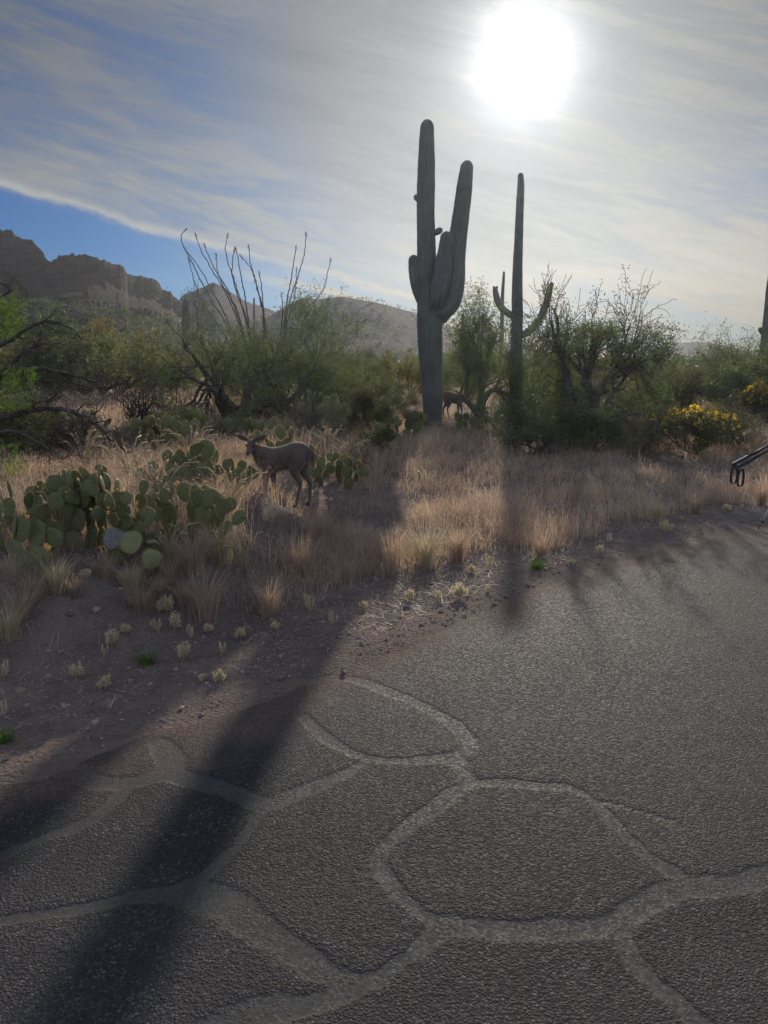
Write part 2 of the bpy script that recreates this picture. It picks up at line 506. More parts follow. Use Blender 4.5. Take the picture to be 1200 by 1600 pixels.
def grid(xs, ys):
    gx, gy = np.meshgrid(xs, ys)
    nx, ny = len(xs), len(ys)
    i = np.arange(ny-1)[:, None]*nx
    j = np.arange(nx-1)[None, :]
    Q = np.stack([i+j, i+j+1, i+nx+j+1, i+nx+j], -1).reshape(-1, 4)
    return gx.ravel(), gy.ravel(), Q

xs = spaced(-40, -2.6, 4.2, 60, 0.02)
ys = spaced(-22, 1.1, 6.6, 45, 0.02)
gx, gy, Q = grid(xs, ys)
s_ = side(gx, gy)
keep = (s_[Q] < 0.12).all(axis=1)
Q = Q[keep]
used = np.zeros(len(gx), bool); used[Q.ravel()] = True
remap = np.cumsum(used)-1
gx, gy, s_ = gx[used], gy[used], s_[used]
Q = remap[Q]
warpx = gx + 0.018*fbm(gx*6, gy*6, 61, 3) + 0.012*fbm(gx*22, gy*22, 62, 2)
warpy = gy + 0.018*fbm(gx*6, gy*6, 63, 3) + 0.012*fbm(gx*22, gy*22, 64, 2)
cr = np.zeros(len(gx))
for poly, hw in CRACKS:
    P2 = np.array([on_plane(px, py).xy for px, py in poly])
    # round the corners
    for _ in range(2):
        P2 = np.concatenate([P2[:1], np.stack([P2[:-1]*0.75+P2[1:]*0.25, P2[:-1]*0.25+P2[1:]*0.75], 1).reshape(-1, 2), P2[-1:]])
    box = (gx > P2[:, 0].min()-0.3) & (gx < P2[:, 0].max()+0.3) & (gy > P2[:, 1].min()-0.3) & (gy < P2[:, 1].max()+0.3)
    idx = np.where(box)[0]
    q = np.stack([warpx[idx], warpy[idx]], 1)
    best = np.full(len(idx), 9.0)
    for k in range(len(P2)-1):
        a, d = P2[k], P2[k+1]-P2[k]
        tt = np.clip(((q-a)@d)/(d@d+1e-9), 0, 1)
        best = np.minimum(best, np.linalg.norm(q-a-tt[:, None]*d, axis=1))
    hwv = hw*(0.68+0.7*fbm(gx[idx]*1.7, gy[idx]*1.7, 71, 2))
    cr[idx] = np.maximum(cr[idx], np.clip(1.5-best/np.maximum(hwv, 0.01), 0, 1))   # 1 in the middle half, 0.5 on the rim
gz = 0.006*fbm(gx*0.8, gy*0.8, 41, 3) - 0.0025*sstep(0.3, 0.8, cr)
gz = gz - 0.03*sstep(-0.28, 0.1, s_+0.16*fbm(gx*2.1, gy*2.1, 47, 3))
road_me = mesh_np('road', np.stack([gx, gy, gz], 1), [Q], (), True)
for nm, arr in (('crack', cr), ('edge', s_)):
    at_ = road_me.attributes.new(nm, 'FLOAT', 'POINT')
    at_.data.foreach_set('value', arr.astype(np.float32))
m, t, out = new_mat('asphalt')
pos = t.add('ShaderNodeNewGeometry').outputs['Position']
def attr(t, nm):
    return t.add('ShaderNodeAttribute', attribute_name=nm).outputs['Fac']
ca, ea = attr(t, 'crack'), attr(t, 'edge')
v1 = t.add('ShaderNodeTexVoronoi'); t.l.new(pos, v1.inputs['Vector']); v1.inputs['Scale'].default_value = 105
v2 = t.add('ShaderNodeTexVoronoi'); t.l.new(pos, v2.inputs['Vector']); v2.inputs['Scale'].default_value = 62
nf = t.noise(pos, 60, 4, 0.65)
nl = t.noise(pos, 1.3, 5, 0.6)
nm_ = t.noise(pos, 7, 4, 0.6)
ragged = t.math('ADD', ca, t.math('MULTIPLY', t.math('SUBTRACT', nf, 0.5), 0.8))
seal = t.smooth(ragged, 0.34, 0.74)
seal = t.math('MULTIPLY', seal, t.math('ADD', 0.78, t.math('MULTIPLY', t.smooth(nm_, 0.3, 0.65), 0.22)))
stone_tint = t.add('ShaderNodeSeparateColor'); t.l.new(v1.outputs['Color'], stone_tint.inputs[0])
pale = t.math('MULTIPLY', t.smooth(stone_tint.outputs[0], 0.7, 1.0), t.smooth(nm_, 0.25, 0.7))
basec = t.mix(t.smooth(nl, 0.3, 0.7), (0.036, 0.034, 0.032), (0.055, 0.051, 0.048))
wm = t.add('ShaderNodeMapping'); t.l.new(pos, wm.inputs[0]); wm.inputs['Rotation'].default_value = (0, 0, -0.68); wm.inputs['Scale'].default_value = (0.35, 1.5, 1)
worn = t.noise(wm.outputs[0], 1.1, 5, 0.62)
basec = t.mix(t.smooth(worn, 0.36, 0.62), t.mix(1.0, basec, (0.62, 0.62, 0.66), 'MULTIPLY'), t.mix(1.0, basec, (1.22, 1.2, 1.16), 'MULTIPLY'))
basec = t.mix(1.0, basec, t.mix(stone_tint.outputs[1], (0.55, 0.55, 0.57), (1.5, 1.47, 1.42)), 'MULTIPLY')
stonec = t.mix(pale, basec, (0.14, 0.135, 0.127))
stonec = t.mix(t.smooth(v1.outputs['Distance'], 0.35, 0.7), stonec, (0.03, 0.029, 0.028))
sealc = t.mix(t.smooth(nf, 0.3, 0.75), (0.046, 0.044, 0.040), (0.074, 0.070, 0.062))
c = t.mix(t.math('MULTIPLY', seal, 0.78), stonec, sealc)
lip = t.math('MULTIPLY', t.smooth(ragged, 0.20, 0.34), t.smooth(ragged, 0.52, 0.36))
c = t.mix(t.math('MULTIPLY', lip, t.math('MULTIPLY', t.smooth(nm_, 0.45, 0.65), 0.75)), c, (0.018, 0.017, 0.017))
dust_n = t.noise(pos, 3.0, 5, 0.65)
dustf = t.math('ADD', t.math('MULTIPLY', ea, 1.1), t.math('MULTIPLY', t.math('SUBTRACT', dust_n, 0.5), 1.2))
dust = t.math('MULTIPLY', t.smooth(dustf, -0.75, 0.05), t.math('ADD', 0.35, t.math('MULTIPLY', t.smooth(v1.outputs['Distance'], 0.15, 0.6), 0.65)))
c = t.mix(dust, c, t.mix(t.smooth(nf, 0.35, 0.7), (0.095, 0.066, 0.052), (0.20, 0.135, 0.105)))
hh = t.math('MULTIPLY', t.smooth(v1.outputs['Distance'], 0.62, 0.12), t.math('ADD', 0.25, t.math('MULTIPLY', stone_tint.outputs[2], 0.9)))
nh = t.noise(pos, 210, 3, 0.7)
hh = t.math('ADD', hh, t.math('ADD', t.math('MULTIPLY', nf, 0.9), t.math('MULTIPLY', nh, 0.35)))
hh = t.math('MULTIPLY', hh, t.math('SUBTRACT', 1.0, t.math('MULTIPLY', t.math('MAXIMUM', seal, t.math('MULTIPLY', dust, 0.45)), 0.93)))
hh = t.math('ADD', hh, t.math('MULTIPLY', t.math('MULTIPLY', dust, nf), 1.2))
b = principled(t, c, 0.62, hh, 1.0, 0.0065, 0.45)
t.put(b.inputs['Specular IOR Level'], t.math('MULTIPLY', t.math('SUBTRACT', 1.0, dust), 0.14))
rg = t.math('ADD', 0.62, t.math('MULTIPLY', stone_tint.outputs[1], 0.3))
t.put(b.inputs['Roughness'], rg)
t.l.new(b.outputs[0], out.inputs[0])
road_me.materials.append(m)
tag(link('road', road_me), kind='structure')

# ------------------------------------------------------------------ ground
xs = spaced(-310, -6, 8, 310, 0.045, 1.10)
ys = spaced(-22, 1.5, 15, 276, 0.045, 1.08)
gx, gy, Q = grid(xs, ys)
gz = height(gx, gy)
gme = mesh_np('ground', np.stack([gx, gy, gz], 1), [Q], (), True)
at_ = gme.attributes.new('edge', 'FLOAT', 'POINT')
at_.data.foreach_set('value', side(gx, gy).astype(np.float32))
m, t, out = new_mat('dirt')
pos = t.add('ShaderNodeNewGeometry').outputs['Position']
ea = attr(t, 'edge')
nl = t.noise(pos, 0.7, 5, 0.6)
nm_ = t.noise(pos, 5, 5, 0.65)
nf = t.noise(pos, 40, 4, 0.7)
v1 = t.add('ShaderNodeTexVoronoi'); t.l.new(pos, v1.inputs['Vector']); v1.inputs['Scale'].default_value = 55
c = t.mix(t.smooth(nl, 0.3, 0.7), (0.125, 0.094, 0.076), (0.20, 0.142, 0.112))
c = t.mix(t.smooth(nm_, 0.4, 0.75), c, (0.11, 0.085, 0.07))
c = t.mix(t.math('MULTIPLY', t.smooth(nf, 0.55, 0.75), 0.7), c, (0.30, 0.235, 0.185))
c = t.mix(t.math('MULTIPLY', t.smooth(nf, 0.42, 0.28), 0.8), c, (0.055, 0.045, 0.04))
c = t.mix(t.smooth(ea, 6, 14), c, t.mix(t.smooth(nm_, 0.35, 0.7), (0.27, 0.185, 0.135), (0.20, 0.15, 0.11)))
hh = t.math('ADD', t.math('MULTIPLY', v1.outputs['Distance'], -0.6), t.math('ADD', nf, t.math('MULTIPLY', nm_, 1.5)))
b = principled(t, c, 0.95, hh, 0.9, 0.02, 0.1)
t.l.new(b.outputs[0], out.inputs[0])
gme.materials.append(m)
tag(link('ground', gme), kind='structure')

# ------------------------------------------------------------------ hills
def mat_hill(name, rock1, rock2, scrub, sc=0.03):
    m, t, out = new_mat(name)
    g = t.add('ShaderNodeNewGeometry')
    pos = g.outputs['Position']
    nz = t.add('ShaderNodeSeparateXYZ'); t.l.new(g.outputs['Normal'], nz.inputs[0])
    n1 = t.noise(pos, sc, 6, 0.62)
    n2 = t.noise(pos, sc*9, 5, 0.7)
    mp = t.add('ShaderNodeMapping'); t.l.new(pos, mp.inputs[0]); mp.inputs['Scale'].default_value = (1, 1, 4)
    n3 = t.noise(mp.outputs[0], sc*3, 5, 0.6)
    rock = t.mix(t.smooth(n3, 0.35, 0.65), rock1, rock2)
    flat = t.smooth(nz.outputs[2], 0.45, 0.75)
    sc_f = t.math('MULTIPLY', flat, t.smooth(t.math('ADD', t.math('MULTIPLY', n2, 0.7), t.math('MULTIPLY', n1, 0.4)), 0.46, 0.62))
    c = t.mix(sc_f, rock, scrub)
    b = principled(t, c, 0.95, t.math('ADD', n2, n3), 1.0, 1.0, 0.05)
    t.l.new(b.outputs[0], out.inputs[0])
    return m
def hill(name, prof, Rr, r0, back, mat, cliff=0.0, rough=0.06, seed=1, nx=260, nt=90, peaky=1.25, capnoise=0.004):
    prof = np.array(prof, float)
    pxs = np.linspace(prof[0, 0], prof[-1, 0], nx)
    pys = np.interp(pxs, prof[:, 0], prof[:, 1])
    ts = np.concatenate([np.linspace(0, 1, nt), np.linspace(1, 2, 26)[1:]])
    Vv = np.zeros((len(ts), nx, 3))
    for i in range(nx):
        r = ray(pxs[i], pys[i])
        u, v = r.x/r.y, r.z/r.y
        Rx = Rr*(1+0.06*math.sin(pxs[i]*0.021+seed))
        zr = CAMH + v*Rx
        front = ts <= 1
        d = np.where(front, r0+(Rx-r0)*ts, Rx+back*(ts-1))
        sh = np.where(front, (1-cliff)*np.power(np.clip(ts/0.9, 0, 1), peaky)*np.where(ts < 0.9, 1, 1)+cliff*sstep(0.90, 0.965, ts), 1-sstep(0, 1, ts-1))
        x = u*d
        nz = fbm(x/(0.10*Rr)+seed, d/(0.10*Rr), seed*13, 5)
        rav = 1-np.abs(fbm(x/(0.13*Rr)+seed*3, d/(0.5*Rr), seed*7, 3))*2
        amp = np.where(front, np.clip(1-np.abs(ts-0.55)/0.5, 0, 1), 0.2)
        if cliff:
            rib = fbm(np.full(len(ts), pxs[i]*0.16), ts*3, seed+31, 3)
            sh = np.where(front, sh + 0.05*(sstep(0.60, 0.63, ts+0.05*rib)-sstep(0.45, 0.75, ts)) + 0.05*(sstep(0.34, 0.36, ts+0.06*rib)-sstep(0.2, 0.5, ts)) + 0.03*rib*sstep(0.84, 0.92, ts)*(1-sstep(0.96, 0.99, ts)), sh)
        z = zr*(sh + rough*nz*amp*2 + rough*0.9*(rav-0.5)*amp) - 0.6*(1-sh)
        Vv[:, i, 0] = x; Vv[:, i, 1] = d
        Vv[:, i, 2] = np.where(ts >= 0.95, z + zr*capnoise*14*fbm(x*40/Rr, d*20/Rr, seed+5, 3)*(zr > 2), z)
    n0, n1 = len(ts), nx
    i = np.arange(n0-1)[:, None]*n1
    j = np.arange(n1-1)[None, :]
    Qh = np.stack([i+j, i+j+1, i+n1+j+1, i+n1+j], -1).reshape(-1, 4)
    me = mesh_np(name, Vv.reshape(-1, 3), [Qh], (mat,), not cliff)
    o = link(name, me)
    tag(o, kind='structure')
    return Vv
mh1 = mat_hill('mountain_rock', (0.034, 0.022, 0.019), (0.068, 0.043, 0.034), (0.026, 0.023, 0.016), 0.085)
mh2 = mat_hill('haze_tinted_rock', (0.034, 0.030, 0.036), (0.048, 0.042, 0.049), (0.025, 0.025, 0.030), 0.06)  # slight blue cast: air haze painted into the far rock and scrub colours
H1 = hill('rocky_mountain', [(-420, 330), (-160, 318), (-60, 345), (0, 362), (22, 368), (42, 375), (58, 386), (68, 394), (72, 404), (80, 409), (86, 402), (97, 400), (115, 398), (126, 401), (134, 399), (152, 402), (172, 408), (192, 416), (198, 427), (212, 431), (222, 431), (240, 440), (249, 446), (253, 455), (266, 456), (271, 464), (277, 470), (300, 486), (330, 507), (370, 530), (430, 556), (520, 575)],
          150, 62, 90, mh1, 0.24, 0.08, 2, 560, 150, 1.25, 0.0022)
H2 = hill('peaked_hill', [(200, 570), (240, 520), (262, 496), (285, 467), (300, 460), (320, 451), (335, 445), (346, 450), (360, 459), (378, 470), (395, 478), (420, 486), (450, 500), (500, 540), (560, 580)],
          195, 110, 50, mh2, 0.0, 0.05, 4, 160, 50, 1.1)
H3 = hill('long_hill', [(330, 580), (380, 520), (430, 492), (455, 478), (475, 471), (495, 472), (515, 470), (540, 469), (570, 473), (600, 479), (640, 489), (680, 503), (730, 521), (790, 536), (850, 548), (940, 572)],
          150, 90, 60, mh2, 0.0, 0.05, 5, 200, 50, 1.1)
H4 = hill('far_ridge', [(880, 574), (960, 560), (1010, 551), (1035, 543), (1060, 537), (1085, 535), (1110, 537), (1150, 545), (1200, 553), (1300, 560), (1450, 575)],
          255, 170, 22, mh2, 0.0, 0.04, 6, 120, 30, 1.1)

# ------------------------------------------------------------------ saguaros
def ribbed(path, rad, ribs=16, depth=0.10, seed=0, dome=True, step=0.05):
    """a fluted cactus limb along a path (m, local); rounded at the tip"""
    path = np.asarray(path, float); rad = np.asarray(rad, float)
    L = np.concatenate([[0], np.cumsum(np.linalg.norm(np.diff(path, axis=0), axis=1))])
    n = max(10, int(L[-1]/step))
    tt = np.linspace(0, L[-1], n)
    P = np.stack([np.interp(tt, L, path[:, k]) for k in range(3)], 1)
    rr = np.interp(tt, L, rad)
    for _ in range(3):
        P[1:-1] = (P[:-2]+2*P[1:-1]+P[2:])/4
        rr[1:-1] = (rr[:-2]+2*rr[1:-1]+rr[2:])/4
    rr = rr*(1+0.035*fbm(tt*2.2+seed*9.1, np.zeros(n)+seed, seed, 3)+0.02*fbm(tt*9+seed, np.ones(n)*3, seed+4, 2))
    P[:, 0] += 0.012*fbm(tt*1.4, np.zeros(n)+5, seed+2, 2)*min(1, L[-1]/2)
    if dome:
        rt = rr[-1]
        d = P[-1]-P[-2]; d = d/np.linalg.norm(d)
        k = np.linspace(0, 1, 9)[1:]
        Pd = P[-1]+np.outer(np.sin(k*math.pi/2)*rt*1.25, d)
        P = np.concatenate([P, Pd]); rr = np.concatenate([rr, rt*np.cos(k*math.pi/2)+0.002])
    nn = ribs*4
    Vv, Qv, Tv = tube(P, np.ones(len(P)), nn)
    c = np.repeat(P, nn, axis=0)
    off = Vv[:len(c)]-c
    th = np.tile(np.arange(nn)*2*math.pi/nn, len(P))
    flute = 1-depth*(0.5-0.5*np.cos(ribs*th))**0.8
    bumps = 1+0.012*np.sin(np.repeat(np.arange(len(P)), nn)*2.4+np.round(th*ribs/(2*math.pi))*1.7)
    Vv[:len(c)] = c+off*(np.repeat(rr, nn)*flute*bumps)[:, None]
    return Vv, Qv, Tv
def limb(name, path, rad, parent, origin, ribs=14, seed=0, mat='saguaro', depth=0.18, step=0.05):
    a = Acc()
    a.add(*ribbed(np.asarray(path)-np.asarray(origin), rad, ribs, depth, seed, True, step))
    return link(name, a.mesh(name, (M[mat],)), parent)
def buds(parent_arm, tip, origin, n, r, rng):
    for k in range(n):
        ang = k*2*math.pi/n+rng.random()
        p = np.asarray(tip)-np.asarray(origin)+np.array([math.cos(ang)*r*0.6, math.sin(ang)*r*0.6, 0.0])
        d = np.array([math.cos(ang)*0.4, math.sin(ang)*0.4, 1.0])
        a = Acc()
        a.add(*tube(np.stack([p-d*0.02, p+d*0.02, p+d*0.05, p+d*0.07]), [0.018, 0.026, 0.022, 0.006], 7))
        link('flower_bud', a.mesh('flower_bud', (M['bud'],)), parent_arm)
def pxpath(pts, d, base_d=None):
    """[(px, py, r_px, depth offset)] -> path, radii at forward distance d"""
    P, rr = [], []
    for q in pts:
        dd = d+(q[3] if len(q) > 3 else 0)
        P.append(at(q[0], q[1], dd)); rr.append(q[2]*pixels(dd)*1.02)
    return np.array(P), np.array(rr)
rng = np.random.default_rng(11)

def saguaro(label, d, trunk, arms=(), nubs=(), seed=0, ribs=16, sink=True, group=None, budtips=False):
    P, rr = pxpath(trunk, d)
    base = P[0].copy()
    g = hgt(base[0], base[1])
    root = empty('saguaro_cactus', (base[0], base[1], g))
    tag(root, label, 'cactus', group)
    P = np.concatenate([[[base[0], base[1], g-0.15]], P[1:]])
    o = (base[0], base[1], g)
    stp = max(0.05, d*0.0022)
    limb('trunk', P, rr, root, o, ribs, seed, step=stp)
    for k, arm in enumerate(arms):
        Pa, ra = pxpath(arm, d)
        ao = limb('arm', Pa, ra, root, o, 12, seed+3+k, step=stp)
        if budtips:
            buds(ao, Pa[-1]+np.array([0, 0, ra[-1]*0.8]), o, 5, ra[-1], rng)
    for k, nb in enumerate(nubs):
        Pa, ra = pxpath(nb, d)
        limb('arm_stub', Pa, ra, root, o, 9, seed+20+k, step=0.02)
    return root

saguaro('tall saguaro cactus with four thick arms, largest of all, right behind the grazing deer', 15.6,
        [(677, 665, 13.5), (676, 630, 15.5), (675, 590, 16.5), (672, 540, 18.5), (671, 500, 18.5), (668, 450, 15.5), (666.5, 400, 13.8), (665.5, 350, 13.2), (665, 300, 13.2), (666, 250, 12.2), (666.5, 215, 10.8), (667, 201, 9.8)],
        arms=[
            [(672, 476, 15, 0), (688, 485, 19, -0.05), (701, 468, 19.5, -0.05), (707, 440, 18.5, -0.05), (711, 405, 15.5, -0.05), (716, 365, 13.2, -0.05), (721, 330, 12.2, -0.05), (726, 290, 11.6, -0.05), (729.5, 264, 9.6, -0.05)],
            [(674, 485, 12, 0), (685, 470, 13, -0.22), (690, 440, 13.5, -0.25), (693.5, 410, 12.2, -0.22), (696, 390, 10.6, -0.2), (697.5, 374, 9.2, -0.2)],
            [(668, 482, 9, 0), (659, 468, 9.5, 0), (652, 448, 9.5, 0), (648, 426, 9.3, 0), (646.5, 409, 7.8, 0)],
            [(678, 500, 10, 0), (692, 494, 11, 0.25), (701, 470, 12, 0.3), (704, 430, 12, 0.3), (703, 400, 10, 0.3)],
        ],
        nubs=[[(664, 316, 4), (656, 312, 6), (652.5, 309.5, 5)], [(672, 368, 3), (680, 364, 4.4), (685.5, 361, 4.8)]], seed=1)
saguaro('slender saguaro cactus with two thin upcurved arms in front of the palo verde', 26.0,
        [(806, 622, 10), (806, 590, 9.8), (807, 540, 9.0), (808, 490, 8.6), (808.5, 440, 7.8), (809.5, 400, 6.9), (811, 360, 6.4), (812.5, 320, 5.9), (814, 290, 5.2), (814, 276, 4.3)],
        arms=[
            [(806, 497, 5, 0), (796, 491, 5.2, 0), (786, 484, 5.4, 0), (779, 474, 5.2, 0), (775.5, 463, 4.8, 0), (774, 454, 4, 0)],
            [(808, 527, 5, 0), (820, 522, 5.6, 0), (833, 513, 5.8, 0), (844, 498, 5.6, 0), (851, 481, 5.4, 0), (857, 462, 5, 0), (860, 448, 4, 0)],
        ], seed=2, ribs=14, budtips=True)
saguaro('saguaro cactus cut off by the right picture edge, stub on its side', 24.0,
        [(1196, 612, 13), (1199, 560, 13), (1205, 510, 12.5), (1211, 450, 11.5), (1217, 390, 10), (1222, 330, 8)],
        nubs=[[(1196, 521, 3), (1190, 519, 3.6), (1188, 515, 3)]], seed=5, ribs=14)
saguaro('thin bare saguaro pole just left of the slender two-armed saguaro', 34.0,
        [(782, 600, 3), (784, 520, 3), (785, 470, 2.7), (787, 435, 2.2), (787.5, 426, 1.7)], seed=6, ribs=12)
saguaro('small far saguaro pole between the two tallest saguaros', 48.0,
        [(720, 590, 2.6), (721, 535, 2.5), (723, 505, 2.2), (724, 491, 1.6)], seed=7, ribs=10)
saguaro('stout armless saguaro column below the mountain, left of the ocotillo', 36.0,
        [(290, 580, 6.6), (290, 545, 6.6), (290.5, 510, 6.2), (290, 485, 5.6), (290, 473, 4.6)], seed=8, ribs=14)
saguaro('thin distant saguaro on the foot of the mountain, seen left of the stout column', 90.0,
        [(183, 560, 2.2), (183.5, 500, 2.1), (183, 470, 2.0), (183, 459, 1.5)], seed=9, ribs=9)
saguaro('thin distant saguaro nearest the left edge, before the mountain slope', 75.0,
        [(106, 565, 2.4), (106, 520, 2.2), (105.5, 490, 2.0), (105.5, 477, 1.6)], seed=10, ribs=9)
saguaro('tiny distant saguaro rising behind the ocotillo stems', 80.0,
        [(397, 540, 1.9), (397, 500, 1.8), (397, 475, 1.7), (397, 467, 1.3)], seed=12, ribs=9)

# ------------------------------------------------------------------ shrubs and trees
def grow(rng, p, d, length, r, lvl, C, out):
    n = 6
    pts, rad = [p], [r]
    for i in range(n):
        d = d + rng.normal(0, C['wig'], 3)
        d[2] += C['up'][lvl]
        d = d/np.linalg.norm(d)
        p = p + d*length/n
        pts.append(p); rad.append(r*(1-0.6*(i+1)/n))
    out.append((np.array(pts), np.array(rad), lvl))
    if lvl < C['levels']:
        for k in range(C['kids'][lvl]):
            i = int(rng.integers(2, n+1)) if k else n
            dd = pts[i]-pts[i-1]; dd = dd/np.linalg.norm(dd)
            side_ = np.cross(dd, rng.normal(0, 1, 3)); side_ /= np.linalg.norm(side_)+1e-9
            a = rng.uniform(*C['ang'])*(0.5 if k == 0 else 1.0)
            grow(rng, pts[i], dd*math.cos(a)+side_*math.sin(a), length*rng.uniform(*C['ratio']), rad[i]*0.75, lvl+1, C, out)
def plant(seed, stems, C, spread, leaf=(0.03, 0.012), per=14, sig=0.07, leafless=0.0, H=1.0, W=None, r0=0.03, bare_top=0.0, len0=0.5):
    """a woody plant scaled to height H and width W -> (wood Acc, leaf Acc)"""
    rng = np.random.default_rng(seed)
    out = []
    for k in range(stems):
        a = 2*math.pi*(k+rng.random()*0.7)/stems
        tilt = rng.uniform(0.3, 1.0)*spread
        d = np.array([math.cos(a)*math.sin(tilt), math.sin(a)*math.sin(tilt), math.cos(tilt)])
        grow(rng, np.array([math.cos(a)*0.03, math.sin(a)*0.03, 0.0]), d, len0*rng.uniform(0.8, 1.2), r0*rng.uniform(0.8, 1.2), 0, C, out)
    allp = np.concatenate([b_[0] for b_ in out])
    lo, hi = np.percentile(allp, 2, axis=0), np.percentile(allp, 98, axis=0)
    top = hi[2]
    sz = H/max(top, 0.1)
    sx = sz if W is None else W/max(hi[0]-lo[0], 0.1)
    sy = sz if W is None else sx*(0.9)
    S = np.array([sx, sy, sz])
    rs = (sx+sz)/2
    wood, lv = Acc(), Acc()
    cents = []
    for pts, rad, lvl in out:
        pts = pts*S
        pts[:, 2] = np.maximum(pts[:, 2], -0.02)
        rad = np.maximum(rad*rs, 0.0022*max(1.0, H/1.4))
        wood.add(*tube(pts, rad, 6 if lvl <= 1 else 4 if lvl == 2 else 3, cap=(lvl <= 1)))
        if lvl >= C['levels']-1:
            if bare_top and pts[-1][2] > H*(1-bare_top) and rng.random() < 0.75: continue
            if rng.random() < leafless: continue
            k = rng.poisson(per*(1.0 if lvl == C['levels'] else 0.5))
            tt = rng.uniform(0.1, 1.05, k)*(len(pts)-1)
            base = np.stack([np.interp(tt, np.arange(len(pts)), pts[:, q]) for q in range(3)], 1)
            cents.append(base+rng.normal(0, sig, (k, 3)))
    if cents:
        cc = np.concatenate(cents)
        cc = cc[cc[:, 2] > 0.04*H]
        lv.add(*leaves(rng, cc, *leaf))
    return wood, lv
TREE = dict(levels=4, wig=0.22, up=[0.05, 0.03, 0.02, 0.0, -0.02], kids=[4, 4, 4, 3, 0], ang=(0.4, 1.1), ratio=(0.55, 0.85))
FLAT = dict(levels=4, wig=0.24, up=[0.02, 0.0, -0.02, -0.03, -0.04], kids=[4, 4, 4, 3, 0], ang=(0.5, 1.2), ratio=(0.55, 0.85))
BUSH = dict(levels=3, wig=0.18, up=[0.08, 0.06, 0.04, 0.02], kids=[4, 4, 4, 0], ang=(0.3, 0.8), ratio=(0.5, 0.8))
TWIGGY = dict(levels=3, wig=0.28, up=[0.03, 0.03, 0.02, 0.0], kids=[5, 5, 4, 0], ang=(0.4, 1.1), ratio=(0.45, 0.8))
def tree(name, label, cat, loc, H, W, seed, leafmat, bark='bark', stems=4, spread=0.9, C=TREE, rz=0.0, group=None, crown='crown', wood_name='trunk', **kw):
    root = empty(name, loc, rz)
    tag(root, label, cat, group)
    wood, lv = plant(seed, stems, C, spread, H=H, W=W, **kw)
    link(wood_name, wood.mesh(wood_name, (M[bark],)), root)
    if lv.n:
        link(crown, lv.mesh(crown, (M[leafmat],), False), root)
    return root
def stand(px, d, dz=0.0):
    p = at(px, 560, d)
    return Vector((p.x, p.y, hgt(p.x, p.y)+dz))
def size(wpx, hpx_top, d, px):
    """width in metres and height above the ground for a pixel width and a pixel top"""
    g = stand(px, d).z
    return wpx*pixels(d), at(px, hpx_top, d).z-g

d = 14.2
Wd, Hh = size(285, 502, d, 372)
tree('mesquite_tree', 'dark green mesquite tree with a low forked trunk behind the deer looking at the camera', 'tree', stand(362, d), Hh, Wd, 5, 'leaf_green', stems=6, spread=1.3, C=FLAT,
     leaf=(0.042, 0.014), per=30, sig=0.07, r0=0.05)
d = 15.6
Wd, Hh = size(215, 484, d, 440)
tree('palo_verde_tree', 'feathery green palo verde tree from which the ocotillo stems rise', 'tree', stand(462, d), Hh, Wd, 9, 'leaf_green', 'green_bark', stems=7, spread=1.2, C=FLAT,
     leaf=(0.055, 0.013), per=24, sig=0.085, r0=0.035)
d = 18.6
Wd, Hh = size(150, 478, d, 745)
tree('palo_verde_tree', 'light green palo verde tree between the two tallest saguaros', 'tree', stand(752, d), Hh, Wd, 14, 'leaf_green', 'green_bark', stems=4, spread=0.8,
     leaf=(0.07, 0.02), per=26, sig=0.10, r0=0.045)
d = 13.6
Wd, Hh = size(225, 452, d, 925)
tree('mesquite_tree', 'big dark mesquite tree with bare twigs on top, right of the slender saguaro', 'tree', stand(915, d), Hh, Wd, 21, 'leaf_green', stems=5, spread=0.85,
     leaf=(0.048, 0.017), per=40, sig=0.06, r0=0.06, bare_top=0.2)
d = 21.0
Wd, Hh = size(150, 520, d, 1170)
tree('palo_verde_tree', 'palo verde tree with low dark branches before the saguaro at the right edge', 'tree', stand(1182, d), Hh, Wd, 33, 'leaf_green', 'bark', stems=5, spread=1.05,
     leaf=(0.07, 0.018), per=22, sig=0.12, r0=0.05, bare_top=0.12)
d = 20.0
Wd, Hh = size(120, 582, d, 1060)
tree('mesquite_tree', 'low rounded green mesquite under the far blue ridge', 'tree', stand(1066, d), Hh, Wd, 37, 'leaf_olive', 'bark', stems=5, spread=1.1,
     leaf=(0.06, 0.018), per=22, sig=0.11, r0=0.04)
# half dead shrub left of the mesquite
d = 12.5
Wd, Hh = size(110, 560, d, 205)
tree('bare_shrub', 'leafless dark shrub of tangled twigs left of the dark green mesquite', 'shrub', stand(208, d), Hh, Wd, 45, 'leaf_grey', 'bark', stems=7, spread=0.85, C=TWIGGY,
     leafless=0.9, per=5, r0=0.022, wood_name='branches', crown='leaves')

